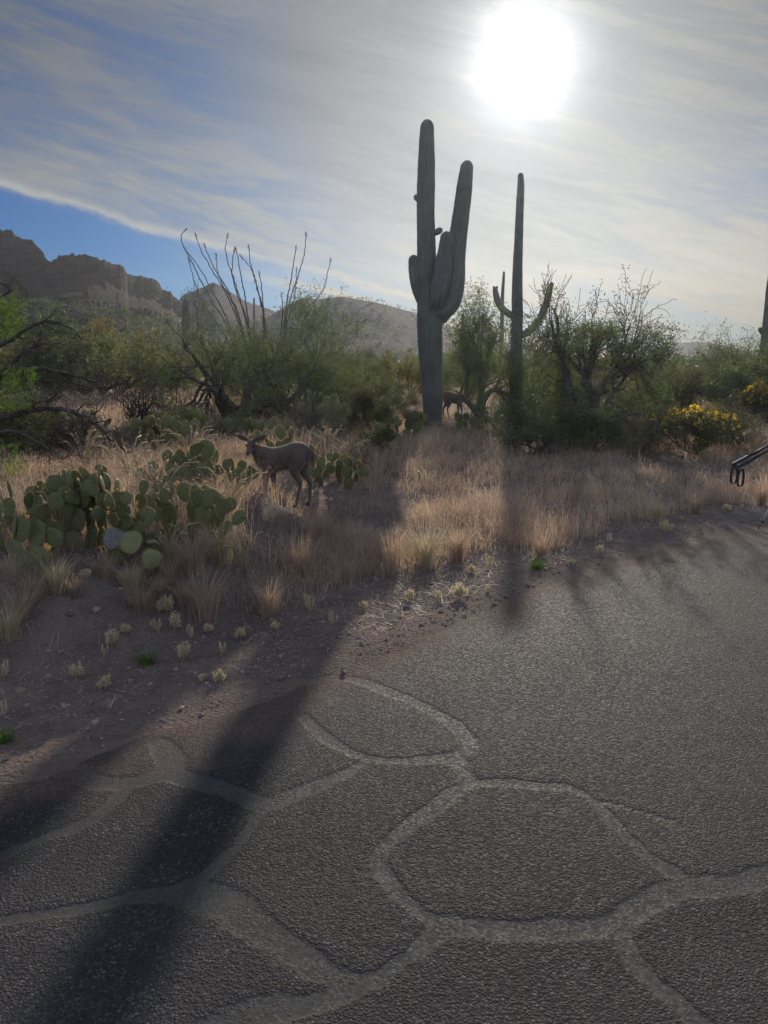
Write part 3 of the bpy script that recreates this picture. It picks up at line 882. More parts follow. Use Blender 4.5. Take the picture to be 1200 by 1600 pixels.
# branch of a mesquite reaching in from the left edge
def left_tree():
    d = 7.6
    base = at(-75, 720, d); base.z = hgt(base.x, base.y)
    root = empty('mesquite_tree', base)
    tag(root, 'gnarled mesquite at the left edge with bare dark arching branches and bright green leaf sprays', 'tree')
    rng = np.random.default_rng(77)
    wood, lv = Acc(), Acc()
    mains = [
        ([(-75, 722), (-50, 690), (-10, 660), (30, 644), (70, 638), (105, 641), (135, 650), (155, 666), (175, 688), (200, 708)], 6.5, 0.1),
        ([(-75, 722), (-60, 660), (-30, 610), (10, 578), (45, 572), (85, 580), (130, 590), (160, 600)], 6.0, 0.3),
        ([(-72, 720), (-60, 640), (-40, 580), (-10, 545), (20, 530), (55, 505), (80, 502), (110, 510), (128, 530)], 4.5, -0.1),
        ([(-75, 722), (-70, 620), (-55, 540), (-25, 490), (0, 465), (20, 452)], 4.5, 0.0),
        ([(-60, 700), (-20, 680), (20, 672), (60, 690), (90, 712)], 3.5, -0.2),
        ([(10, 578), (40, 548), (70, 535), (100, 545)], 3, 0.25),
        ([(70, 638), (90, 610), (120, 600), (150, 605)], 2.6, 0.15),
        ([(105, 641), (120, 668), (128, 695)], 2.4, 0.0),
    ]
    o = np.array(base)
    C2 = dict(levels=2, wig=0.34, up=[0.02, 0.0, 0.0], kids=[4, 3, 0], ang=(0.4, 1.2), ratio=(0.45, 0.8))
    for pts, r, off in mains:
        n = len(pts)
        P = np.array([at(x, y, d+off*(i/n)*2) for i, (x, y) in enumerate(pts)])-o
        tt = np.linspace(0, n-1, n*5)
        Pf = np.stack([np.interp(tt, np.arange(n), P[:, q]) for q in range(3)], 1)
        for _ in range(3): Pf[1:-1] = (Pf[:-2]+2*Pf[1:-1]+Pf[2:])/4
        Pf[1:-1] += rng.normal(0, 0.006, Pf[1:-1].shape)
        rad = np.linspace(r, r*0.3, len(Pf))*pixels(d)
        wood.add(*tube(Pf, rad, 7))
        for k in range(12):
            i = int(rng.integers(len(Pf)//4, len(Pf)-1))
            dd = unit(Pf[i+1]-Pf[i]); sd = unit(np.cross(dd, rng.normal(0, 1, 3)))
            out = []
            grow(rng, Pf[i], dd*0.6+sd*0.8, rng.uniform(0.12, 0.34), rad[i]*0.45, 0, C2, out)
            for p2, r2, l2 in out:
                wood.add(*tube(p2, np.maximum(r2, 0.0018), 4, cap=False))
    def spray(x0, x1, y0, y1, n):
        c = []
        for k in range(n):
            p = np.array(at(rng.uniform(x0, x1), rng.uniform(y0, y1), d+rng.normal(0, 0.2)))-o
            dd = unit(np.array([rng.normal(0.5, 0.5), rng.normal(0, 0.4), rng.normal(-0.1, 0.4)]))
            L = rng.uniform(0.06, 0.14)
            st_ = np.stack([p, p+dd*L*0.5, p+dd*L+np.array([0, 0, -0.01])])
            wood.add(*tube(st_, [0.002, 0.0015, 0.001], 3, cap=False))
            k2 = 34
            q = p+np.outer(rng.uniform(0, 1, k2), dd*L)+rng.normal(0, 0.013, (k2, 3))
            c.append(q)
        lv.add(*leaves(rng, np.concatenate(c), 0.022, 0.006))
    spray(-60, 34, 458, 530, 150)
    spray(-40, 10, 470, 520, 60)
    spray(-60, 50, 575, 640, 130)
    spray(-40, 30, 690, 760, 60)
    link('branches', wood.mesh('branches', (M['bark'],)), root)
    link('leaves', lv.mesh('leaves', (M['leaf_bright'],), False), root)
left_tree()

# ------------------------------------------------------------------ ocotillos
def ocotillo(label, d, bx, stems, seed, r=0.85):
    rng = np.random.default_rng(seed)
    b = stand(bx, d)
    root = empty('ocotillo', b)
    tag(root, label, 'desert plant', 'ocotillos rising over the bushes')
    o = np.array(b)
    for pts in stems:
        n = len(pts)+1
        dep = rng.normal(0, 0.35)
        P = [np.array([rng.normal(0, 0.05), rng.normal(0, 0.05), -0.02])]
        for i, (x, y) in enumerate(pts):
            P.append(np.array(at(x, y, d+dep*(i+1)/n))-o)
        P = np.array(P)
        tt = np.linspace(0, n-1, n*6)
        Pf = np.stack([np.interp(tt, np.arange(n), P[:, q]) for q in range(3)], 1)
        for _ in range(4): Pf[1:-1] = (Pf[:-2]+2*Pf[1:-1]+Pf[2:])/4
        Pf[1:-1] += rng.normal(0, 0.006, Pf[1:-1].shape)
        a = Acc()
        rad = np.linspace(r*1.35, r*0.6, len(Pf))*pixels(d)
        rad *= 1+0.12*np.sin(np.arange(len(Pf))*2.1)
        a.add(*tube(Pf, rad, 6))
        so = link('stem', a.mesh('stem', (M['stem'],)), root)
        tip = Pf[-1]; dv = unit(Pf[-1]-Pf[-4])
        f = Acc()
        for k in range(16):
            h = k/16
            q = tip+dv*(h*0.10-0.03)+rng.normal(0, 0.012, 3)*(1-h*0.4)
            f.add(*tube(np.stack([q, q+unit(dv+rng.normal(0, 0.5, 3))*0.03]), [0.006, 0.002], 4, cap=False))
        link('flower_spike', f.mesh('flower_spike', (M['twig'],)), so)
    return root
ocotillo('ocotillo with a fan of long bare whips, tallest over the green bushes', 16.4, 408, [
    [(352, 500), (330, 470), (310, 430), (295, 400), (283, 378), (283, 366), (289, 360)],
    [(358, 505), (335, 460), (310, 415), (290, 390)],
    [(350, 520), (320, 480), (303, 440), (295, 408)],
    [(372, 500), (352, 455), (330, 420), (315, 395), (307, 370)],
    [(375, 500), (355, 450), (335, 420), (322, 390), (320, 384)],
    [(382, 490), (370, 450), (362, 425), (354, 405), (352, 385), (355, 370)],
    [(384, 490), (370, 460), (362, 430), (364, 400), (366, 392)],
    [(386, 490), (382, 455), (376, 430), (372, 405), (369, 392)],
    [(412, 490), (404, 460), (396, 430), (391, 410), (389, 388)],
    [(415, 495), (405, 460), (398, 432), (390, 415), (378, 402)],
    [(412, 490), (410, 460), (408, 440), (405, 429)],
    [(374, 490), (356, 458), (340, 430), (338, 402)],
], 3)
ocotillo('ocotillo with few whips leaning right, beside the fan of ocotillo whips', 16.8, 432, [
    [(444, 500), (450, 460), (456, 430), (460, 405), (462, 390)],
    [(446, 500), (455, 460), (468, 425), (476, 395), (478, 368)],
    [(447, 505), (460, 470), (463, 440), (463, 422)],
    [(474, 500), (490, 475), (507, 450), (511, 430), (516, 408)],
    [(440, 505), (442, 480), (440, 462)],
], 4)
ocotillo('dead looking ocotillo with short leaning whips before the long hill', 22.0, 520, [
    [(500, 530), (492, 510), (484, 490)], [(508, 530), (500, 500), (490, 475)], [(520, 530), (518, 500), (524, 480)],
    [(530, 535), (545, 505), (560, 485), (588, 470)], [(540, 540), (565, 510), (580, 485)], [(515, 530), (508, 505), (512, 470)],
    [(535, 535), (552, 515), (570, 500)],
], 6, 0.6)

# ------------------------------------------------------------------ background bushes: prototypes, then copies
PROTO = {}
HIDE = []
def proto(kind, seed, C, leafmat, bark, stems, spread, W, **kw):
    wood, lv = plant(seed, stems, C, spread, H=1.0, W=W, **kw)
    PROTO.setdefault(kind, []).append((wood.mesh('branches', (M[bark],)), lv.mesh('leaves', (M[leafmat],), False) if lv.n else None))
for s in (1, 2, 3):
    proto('green mesquite bush', 100+s, BUSH, 'leaf_green', 'bark', 6, 1.0, 1.5, leaf=(0.05, 0.018), per=26, sig=0.05, r0=0.03)
for s in (1, 2):
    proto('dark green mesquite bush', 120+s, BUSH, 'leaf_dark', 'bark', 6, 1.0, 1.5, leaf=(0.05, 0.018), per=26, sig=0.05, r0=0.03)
for s in (1, 2):
    proto('olive creosote bush', 140+s, BUSH, 'leaf_olive', 'twig', 9, 0.8, 1.2, leaf=(0.04, 0.018), per=18, sig=0.045, r0=0.018)
for s in (1, 2):
    proto('grey twiggy bush', 160+s, TWIGGY, 'leaf_grey', 'twig', 8, 0.9, 1.3, leaf=(0.035, 0.012), per=6, sig=0.04, r0=0.02)
for s in (1,):
    proto('yellowish dry bush', 180+s, BUSH, 'leaf_gold', 'twig', 8, 0.9, 1.3, leaf=(0.04, 0.015), per=16, sig=0.045, r0=0.018)
def zone(px):
    for lim, txt in ((70, 'near the left edge'), (160, 'under the sheer cliff of the mountain'), (255, 'left of the stout saguaro column'), (335, 'beside the stout saguaro column'),
                     (445, 'around the ocotillo fan'), (560, 'below the long hill'), (655, 'just left of the biggest saguaro'), (760, 'between the biggest and the slender saguaro'),
                     (860, 'around the slender saguaro'), (1000, 'behind the big dark mesquite'), (1110, 'below the far blue ridge'), (2000, 'beneath the saguaro at the right edge')):
        if px < lim: return txt
rng = np.random.default_rng(5)
counts = {}
def bush(kind, px, d, H, label=None):
    pr = PROTO[kind][int(rng.integers(len(PROTO[kind])))]
    p = stand(px, d, -0.02)
    root = empty('desert_bush', p, rng.uniform(0, 6.28))
    root.scale = (H*rng.uniform(0.9, 1.2), H*rng.uniform(0.9, 1.2), H)
    far = 'near' if d < 19 else 'farther' if d < 34 else 'distant'
    tag(root, label or f'{far} {kind} {zone(px)}', 'bush', f'{far} {kind} plants {zone(px)}')
    link('branches', pr[0], root)
    if pr[1]: link('leaves', pr[1], root)
    return root
kinds = list(PROTO)
wts = np.array([0.30, 0.18, 0.24, 0.16, 0.12])
for i in range(140):
    d = 18*math.exp(rng.random()**0.9*math.log(90/18))
    px = rng.uniform(-60, 1260)
    if 560 < px < 640 and d < 24: d += 8
    if 640 < px < 780 and d < 24: d = 26+rng.random()*20
    if 820 < px < 1010 and d < 22: d += 9
    if d > 40 and px > 600 and rng.random() < 0.4: continue
    k = kinds[int(rng.choice(len(kinds), p=wts))]
    H = rng.uniform(0.7, 1.5)*(1.25 if d > 40 else 1.0)
    if 985 < px < 1135: H = min(H, 0.85)
    if 430 < px < 700 and d < 40: H = min(H, 1.05)
    bush(k, px, d, H)
# the ones that can be told apart
for kind, px, d, H, lab in [
    ('yellowish dry bush', 178, 24, 2.0, 'pale yellow green bush standing up under the distant thin saguaro'),
    ('green mesquite bush', 150, 20, 1.6, 'bright green bush left of the leafless dark shrub'),
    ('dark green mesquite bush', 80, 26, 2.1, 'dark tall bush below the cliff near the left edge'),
    ('olive creosote bush', 600, 18.0, 0.95, 'olive bush between the ocotillo and the biggest saguaro'),
    ('yellowish dry bush', 640, 24, 1.3, 'golden flowering bush touching the left side of the biggest saguaro'),
    ('grey twiggy bush', 560, 15.0, 0.75, 'grey twiggy bush left of the biggest saguaro, behind a prickly pear'),
    ('green mesquite bush', 28, 9.6, 0.62, 'bright green low bush at the left edge under the arching branch'),
    ('olive creosote bush', 112, 9.8, 0.55, 'olive low bush behind the top of the largest prickly pear'),
    ('grey twiggy bush', 178, 9.4, 0.5, 'grey brush tangle behind the right end of the largest prickly pear'),
    ('olive creosote bush', 238, 10.6, 0.5, 'olive low bush between the leafless shrub and the largest prickly pear'),
    ('green mesquite bush', 322, 11.2, 0.5, 'small green bush left of the head of the standing deer'),
    ('grey twiggy bush', 560, 10.6, 0.42, 'low grey brush in the grass right of the standing deer'),
    ('olive creosote bush', 590, 12.0, 0.5, 'low olive brush in the grass before the small prickly pear'),
    ('green mesquite bush', 560, 16.4, 0.95, 'green bush below the right end of the long hill, beside the palo verde'),
    ('olive creosote bush', 583, 13.8, 0.85, 'olive bush between two prickly pears left of the biggest saguaro'),
    ('grey twiggy bush', 480, 12.2, 0.6, 'grey twiggy bush in the grass behind the standing deer'),
    ('olive creosote bush', 930, 13.0, 0.7, 'olive bush before the trunk of the big dark mesquite'),
    ('grey twiggy bush', 1010, 13.4, 0.7, 'grey twiggy bush left of the yellow flowering brittlebush'),
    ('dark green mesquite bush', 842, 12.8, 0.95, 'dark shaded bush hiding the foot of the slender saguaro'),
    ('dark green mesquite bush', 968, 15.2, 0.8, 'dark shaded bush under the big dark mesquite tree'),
    ('olive creosote bush', 880, 14.8, 0.7, 'olive bush in the shade left under the big dark mesquite'),
    ('green mesquite bush', 800, 16.0, 0.5, 'low green bush right of the grazing deer'),
    ('grey twiggy bush', 1165, 14.0, 0.75, 'grey twiggy bush right of the yellow flowering brittlebush'),
    ('olive creosote bush', 15, 9.2, 0.75, 'olive bush on the left edge beside the large prickly pear'),
    ('grey twiggy bush', 60, 10.5, 0.8, 'dry grey bush behind the large prickly pear at left'),
    ('green mesquite bush', 1010, 17.0, 1.05, 'green bush closing the right side of the big dark mesquite'),
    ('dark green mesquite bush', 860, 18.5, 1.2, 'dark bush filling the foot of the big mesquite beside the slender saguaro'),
]:
    bush(kind, px, d, H, lab)

def brittlebush(label, px, d, H, W, seed):
    root = tree('brittlebush', label, 'flowering bush', stand(px, d), H, W, seed, 'leaf_olive', 'twig', stems=12, spread=0.75, C=BUSH, leaf=(0.04, 0.022), per=16, sig=0.04, r0=0.012,
                wood_name='branches', crown='leaves')
    rng = np.random.default_rng(seed)
    st_, fl = Acc(), Acc()
    n = 130
    for k in range(n):
        a, q = rng.uniform(0, 6.28), math.sqrt(rng.random())
        x, y = math.cos(a)*q*W*0.5, math.sin(a)*q*W*0.45
        z = H*(1.02-0.35*q*q)+rng.normal(0, 0.05)
        p = np.array([x, y, z])
        st_.add(*tube(np.stack([p*[0.8, 0.8, 0.75], p]), [0.003, 0.002], 3, cap=False))
        c = p+rng.normal(0, 0.012, (9, 3))
        fl.add(*leaves(rng, c, 0.045, 0.03))
    link('flower_stalks', st_.mesh('flower_stalks', (M['twig'],)), root)
    link('flowers', fl.mesh('flowers', (M['petal'],), False), root)
brittlebush('brittlebush full of yellow flowers left of the black pole grips', 1095, 13.2, 0.72, 1.5, 51)
brittlebush('small yellow flowering brittlebush at the right edge under the palo verde', 1190, 17.0, 0.95, 0.8, 52)

# ------------------------------------------------------------------ prickly pears
def pad_mesh(name, seed, mat):
    """one flat obovate pad, 1 unit tall, base at the origin, face along Y, with spine tufts"""
    rng = np.random.default_rng(seed)
    nu, nv = 22, 12
    a = Acc()
    Vv = []
    wv = rng.uniform(0.36, 0.44)
    for j in range(nv+1):
        ph = math.pi*j/nv
        for i in range(nu):
            th = 2*math.pi*i/nu
            zc = 0.5-0.5*math.cos(ph)
            prof = math.sin(ph)**0.85*(0.72+0.42*zc)
            x = wv*prof*math.cos(th)
            y = 0.055*(math.sin(ph)**0.6)*math.sin(th)
            Vv.append((x, y+0.03*math.sin(x*4+seed)*prof, zc))
    Vv = np.array(Vv)
    Qv = [(j*nu+i, j*nu+(i+1) % nu, (j+1)*nu+(i+1) % nu, (j+1)*nu+i) for j in range(nv) for i in range(nu)]
    a.add(Vv, np.array(Qv), None, 0)
    sv, stt = [], []
    for k in range(190):
        if k < 110:     # along the rim
            ph = math.pi*rng.uniform(0.25, 0.98); sgn = rng.choice([-1, 1])
            zc = 0.5-0.5*math.cos(ph); prof = math.sin(ph)**0.85*(0.72+0.42*zc)
            p = np.array([sgn*wv*prof, 0.03*math.sin(sgn*wv*prof*4+seed)*prof, zc])
            dn = np.array([sgn*math.sin(ph), 0, -math.cos(ph)])
        else:
            j = int(rng.integers(2, nv-1)); i = int(rng.integers(0, nu))
            p = Vv[j*nu+i]; dn = np.array([0.1*np.sign(p[0]), 1.0*np.sign(math.sin(2*math.pi*i/nu)+1e-6), 0.2])
        dn = unit(dn+rng.normal(0, 0.45, 3))
        L = rng.uniform(0.05, 0.13)
        s2 = unit(np.cross(dn, rng.normal(0, 1, 3)))*0.0045
        b0 = len(sv)
        sv += [p-s2, p+s2, p+dn*L]
        stt.append((b0, b0+1, b0+2))
    a.add(np.array(sv), None, np.array(stt), 1)
    return a.mesh(name, (mat, M['spine']))
PADS = [pad_mesh('pad', s, M['pad']) for s in (1, 2, 3, 4)]
PAD_Y = pad_mesh('pad', 5, M['pad_yellow'])
PAD_G = pad_mesh('pad', 6, M['pad_grey'])
ba = Acc()
ba.add(*tube(np.array([[0, 0, -0.01], [0, 0, 0.02], [0, 0, 0.05], [0, 0, 0.075]])*3, np.array([0.012, 0.022, 0.022, 0.006])*3, 7))
BUD = ba.mesh('flower_bud', (M['flower_bud'],))
def prickly_pear(label, loc, width, hgt_, seed, bases, levels, pad=0.19, bud=0.1, odd=(), limit=90):
    rng = np.random.default_rng(seed)
    root = empty('prickly_pear', loc)
    tag(root, label, 'cactus')
    cnt = [0]
    def put(p, tilt, yaw, sz, lvl):
        if cnt[0] >= limit: return
        cnt[0] += 1
        o = link('pad', PADS[int(rng.integers(len(PADS)))], root)
        o.location = p
        rot = Euler((rng.normal(0.0, 0.22), tilt, 0), 'XYZ').to_matrix()
        rot = Matrix.Rotation(yaw, 3, 'Z') @ rot
        o.rotation_euler = rot.to_euler()
        o.scale = (sz*rng.uniform(0.85, 1.15), sz, sz)
        if lvl == 0 or rng.random() < bud:
            if rng.random() < bud*1.5:
                for k in range(int(rng.integers(1, 4))):
                    x = rng.uniform(-0.22, 0.22)
                    bo = link('flower_bud', BUD, o)
                    bo.location = (x, 0, 0.99-x*x*1.2)
                    bo.rotation_euler = (0, x*1.6, 0)
                    bo.scale = (0.9, 0.9, 0.9)
        if lvl > 0:
            nk = int(rng.choice([1, 2, 3], p=[0.25, 0.5, 0.25]))
            if p[2]+sz > hgt_: nk = 0
            for k in range(nk):
                x = (k-(nk-1)/2)*0.42+rng.normal(0, 0.08)
                x = max(-0.36, min(0.36, x))
                q = Vector(p) + rot @ Vector((x*sz, rng.normal(0, 0.02), (0.97-1.1*x*x)*sz))
                put(q, max(-0.95, min(0.95, tilt+x*1.3+rng.normal(0, 0.22))), yaw+rng.normal(0, 0.5), sz*rng.uniform(0.78, 1.0), lvl-1)
    for k in range(bases):
        x = (k+0.5)/bases-0.5
        bx, by = x*width*0.85+rng.normal(0, 0.04), rng.normal(0, 0.16)
        bz = hgt(loc[0]+bx, loc[1]+by)-loc[2]-0.02
        put(Vector((bx, by, bz)), max(-0.45, min(0.45, x*0.7+rng.normal(0, 0.25))), rng.normal(0, 0.5), pad*rng.uniform(0.9, 1.15), levels)
    for (dx, dy, dz, tilt, sz, me) in odd:
        o = link('pad', me, root)
        o.location = (dx, dy, dz); o.rotation_euler = (rng.normal(-0.25, 0.1), tilt, rng.normal(0, 0.2)); o.scale = (sz*1.15, sz, sz)
        o['label'] = 'yellowed old pad' if me is PAD_Y else 'grey withered pad'
    return root
def from_px(px, py): return gp(px, py)
L0 = gp(226, 872)
def rel(px, py, d, o): p = at(px, py, d); return (p.x-o.x, p.y-o.y, p.z-o.z)
odd = []
for px, py, w_, me, tl in [(170, 858, 38, PAD_G, 0.4), (205, 866, 42, PAD_Y, -0.1), (232, 890, 36, PAD_Y, 0.3)]:
    x, y, z = rel(px, py, L0.y-0.22, L0)
    odd.append((x, y, z, tl, w_*pixels(L0.y)*0.9, me))
prickly_pear('large prickly pear cactus with two yellow pads at its foot on the left bank', L0, 1.15, 0.74, 7, 13, 3, 0.16, 0.25, odd, 99)
p = gp(35, 868)
prickly_pear('low prickly pear with one broad pad at the left edge, beside the largest prickly pear', p, 0.5, 0.3, 9, 3, 1, 0.19, 0.1)
p = gp(88, 832)
prickly_pear('dark prickly pear standing behind the left end of the largest prickly pear', p, 0.6, 0.5, 10, 4, 2, 0.17, 0.15)
p = gp(316, 786)
prickly_pear('spreading prickly pear directly left of the deer looking at the camera', p, 0.8, 0.55, 12, 7, 2, 0.17, 0.2)
p = gp(300, 838)
prickly_pear('loose low prickly pear half sunk in grass right of the largest prickly pear', p, 0.45, 0.38, 31, 5, 2, 0.15, 0.15)
p = gp(518, 757)
prickly_pear('prickly pear with narrow pads just behind the rump of the deer looking at the camera', p, 0.55, 0.34, 13, 4, 2, 0.15, 0.1)
p = gp(446, 732)
prickly_pear('prickly pear half hidden by the body of the deer looking at the camera', p, 0.7, 0.5, 23, 5, 2, 0.16, 0.1)
p = gp(255, 715)
prickly_pear('prickly pear with two round pads raised, under the leafless dark shrub', p, 0.7, 0.65, 14, 4, 2, 0.2, 0.05)
p = gp(118, 705)
prickly_pear('prickly pear seen under the arching bare branch at left', p, 0.8, 0.6, 15, 5, 2, 0.2, 0.05)
p = stand(528, 12.6)
prickly_pear('dark tall prickly pear between the mesquite and the biggest saguaro', p, 1.0, 0.8, 16, 7, 3, 0.21, 0.05, (), 50)
p = stand(626, 13.6)
prickly_pear('small prickly pear on the left of the foot of the biggest saguaro', p, 0.6, 0.55, 17, 4, 2, 0.2, 0.05)
p = gp(726, 668)
prickly_pear('prickly pear in front of the forelegs of the grazing deer', p + Vector((0, -0.6, 0)), 0.55, 0.3, 18, 4, 1, 0.19, 0.0)
p = gp(400, 690)
prickly_pear('prickly pear at the foot of the dark green mesquite, behind the standing deer', p, 1.0, 0.45, 19, 6, 1, 0.2, 0.05)

# ------------------------------------------------------------------ deer
def blob(a, rows, k=14):
    """loft of ellipses: rows of (centre, half height vector, half width vector)"""
    Vv = []
    th = np.arange(k)*2*math.pi/k
    for c, h, wv in rows:
        Vv.append(np.asarray(c)+np.outer(np.sin(th), h)+np.outer(np.cos(th), wv))
    n = len(rows)
    Vv = np.concatenate(Vv)
    i = np.arange(n-1)[:, None]*k
    j = np.arange(k)[None, :]; j2 = (j+1) % k
    Qv = np.stack([i+j, i+j2, i+k+j2, i+k+j], -1).reshape(-1, 4)
    c0, c1 = len(Vv), len(Vv)+1
    Vv = np.concatenate([Vv, [np.asarray(rows[0][0])], [np.asarray(rows[-1][0])]])
    Tv = [(c0, (q+1) % k, q) for q in range(k)]+[(c1, (n-1)*k+q, (n-1)*k+(q+1) % k) for q in range(k)]
    a.add(Vv, Qv, np.array(Tv))
def deer(label, loc, rz, H, pose, seed):
    root = empty('deer', loc, rz)
    tag(root, label, 'deer')
    a = Acc()
    yv, zv = np.array([0, 1.0, 0]), np.array([0, 0, 1.0])
    tr = [(0.0, .80, .05, .05), (.03, .80, .115, .09), (.08, .805, .155, .125), (.16, .80, .19, .155), (.27, .79, .198, .16), (.40, .752, .188, .165), (.53, .722, .188, .165),
          (.63, .722, .19, .15), (.71, .735, .18, .125), (.77, .75, .15, .10), (.82, .76, .11, .075), (.85, .765, .05, .04)]
    blob(a, [((f, 0, z), zv*h, yv*wd) for f, z, h, wd in tr], 18)
    nk = pose['neck']
    for (p0, r0), (p1, r1) in zip(nk[:-1], nk[1:]):
        p0, p1 = np.array(p0), np.array(p1)
        steps = 5
        P = [p0+(p1-p0)*q/steps for q in range(steps+1)]
        a.add(*tube(P, np.linspace(r0, r1, steps+1), 14))
    hc, hd = np.array(pose['head']), unit(np.array(pose['face']))
    sidev = unit(np.cross(zv, hd)); upv = np.cross(hd, sidev)
    rows = []
    for tq, hh_, ww_, up in [(-.10, .03, .03, .0), (-.07, .062, .055, .0), (-.01, .078, .066, .0), (.06, .068, .058, -.005), (.11, .05, .043, -.014), (.17, .04, .034, -.022), (.215, .036, .031, -.026), (.235, .018, .018, -.028)]:
        rows.append((hc+hd*tq+upv*up, upv*hh_, sidev*ww_))
    blob(a, rows, 14)
    for sg in (-1, 1):
        ed = unit(sidev*sg*pose['ear'][0]+upv*pose['ear'][1]-hd*pose['ear'][2])
        e0 = hc-hd*0.05+upv*0.055+sidev*sg*0.04
        wv = unit(np.cross(ed, hd)); tv = np.cross(ed, wv)
        er = [(0, .022, .022), (.05, .045, .018), (.10, .054, .016), (.15, .046, .014), (.19, .026, .013), (.215, .010, .010)]
        blob(a, [(e0+ed*q, wv*u, tv*v) for q, u, v in er], 12)
    for lg in pose['legs']:
        P = np.array([(f, y, z) for f, y, z, r in lg]); rr = np.array([r for *_, r in lg])
        n = len(P); tt = np.linspace(0, n-1, n*5)
        Pf = np.stack([np.interp(tt, np.arange(n), P[:, q]) for q in range(3)], 1); rf = np.interp(tt, np.arange(n), rr)
        for _ in range(2):
            Pf[1:-1] = (Pf[:-2]+2*Pf[1:-1]+Pf[2:])/4; rf[1:-1] = (rf[:-2]+2*rf[1:-1]+rf[2:])/4
        a.add(*tube(Pf, rf, 12))
    a.add(*tube([(.03, 0, .87), (-.015, 0, .83), (-.03, 0, .75), (-.02, 0, .68)], [.035, .035, .03, .012], 8))
    for q in range(len(a.v)): a.v[q] = a.v[q]*H
    me = a.mesh('body_raw', (M['deer'],))
    tmp = bpy.data.objects.new('body', me)
    col.objects.link(tmp)
    rm = tmp.modifiers.new('r', 'REMESH'); rm.mode = 'VOXEL'; rm.voxel_size = 0.0085
    sm = tmp.modifiers.new('s', 'SMOOTH'); sm.iterations = 7; sm.factor = 0.5
    dg = bpy.context.evaluated_depsgraph_get()
    me2 = bpy.data.meshes.new_from_object(tmp.evaluated_get(dg))
    bpy.data.objects.remove(tmp)
    me2.name = 'body'
    me2.polygons.foreach_set('use_smooth', np.ones(len(me2.polygons), bool))
    body = link('body', me2, root)
    # short coat: fine hairs standing off the skin
    nv = len(me2.vertices)
    co = np.zeros(nv*3); no = np.zeros(nv*3)
    me2.vertices.foreach_get('co', co); me2.vertices.foreach_get('normal', no)
    co = co.reshape(-1, 3); no = no.reshape(-1, 3)
    rng = np.random.default_rng(seed)
    idx = rng.integers(0, nv, 7500)
    p, nn = co[idx]+rng.normal(0, 0.003, (7500, 3)), no[idx]
    hd2 = unit(nn+rng.normal(0, 0.25, p.shape)+np.array([-0.8, 0, -0.25]))
    s2 = unit(np.cross(hd2, rng.normal(0, 1, p.shape)))*0.0011
    Lh = rng.uniform(0.008, 0.018, (len(p), 1))
    Vh = np.stack([p-s2, p+s2, p+hd2*Lh], 1).reshape(-1, 3)
    link('coat', mesh_np('coat', Vh, [np.arange(len(Vh)).reshape(-1, 3)], (M['hair'],), False), root)
    for sg in (-1, 1):
        pe = (hc+hd*0.055+upv*0.022+sidev*sg*0.052)*H
        bm = bmesh.new(); bmesh.ops.create_icosphere(bm, subdivisions=2, radius=0.014*H/0.75)
        em = bpy.data.meshes.new('eye'); bm.to_mesh(em); bm.free(); em.materials.append(M['eye'])
        link('eye', em, root, pe)
    bm = bmesh.new(); bmesh.ops.create_icosphere(bm, subdivisions=2, radius=0.021*H)
    em = bpy.data.meshes.new('nose'); bm.to_mesh(em); bm.free(); em.materials.append(M['hoof'])
    link('nose', em, root, (hc+hd*0.236-upv*0.018)*H)
    for lg in pose['legs']:
        f, y, z, r = lg[-1]
        aa = Acc()
        aa.add(*tube(np.array([(f, y, z+.035), (f+.008, y, z+.015), (f+.012, y, z-.005)])*H, np.array([.024, .029, .034])*H, 8))
        link('hoof', aa.mesh('hoof', (M['hoof'],)), root)
    return root
stand_pose = dict(
    neck=[((.70, 0, .80), .15), ((.79, .015, .86), .105), ((.855, .03, .925), .078), ((.865, .05, .955), .062)],
    head=(.875, .07, .955), face=(.20, 1.0, -.42), ear=(1.0, .34, .12),
    legs=[
        [(.66, .075, .72, .10), (.66, .085, .60, .078), (.675, .085, .45, .048), (.685, .085, .33, .033), (.68, .085, .27, .027), (.685, .085, .10, .021), (.69, .085, .05, .026), (.70, .085, .02, .024)],
        [(.62, -.075, .72, .10), (.60, -.085, .60, .078), (.575, -.085, .45, .048), (.57, -.085, .33, .033), (.565, -.085, .27, .027), (.575, -.085, .10, .021), (.58, -.085, .05, .026), (.59, -.085, .02, .024)],
        [(.17, .06, .82, .12), (.21, .085, .70, .125), (.25, .09, .58, .092), (.22, .09, .49, .058), (.165, .09, .38, .036), (.175, .09, .30, .027), (.225, .09, .10, .022), (.235, .09, .05, .026), (.25, .09, .02, .024)],
        [(.13, -.06, .82, .12), (.13, -.085, .70, .125), (.13, -.09, .58, .092), (.09, -.09, .48, .058), (.02, -.09, .37, .036), (.02, -.09, .29, .027), (.04, -.09, .10, .022), (.045, -.09, .05, .026), (.06, -.09, .02, .024)],
    ])
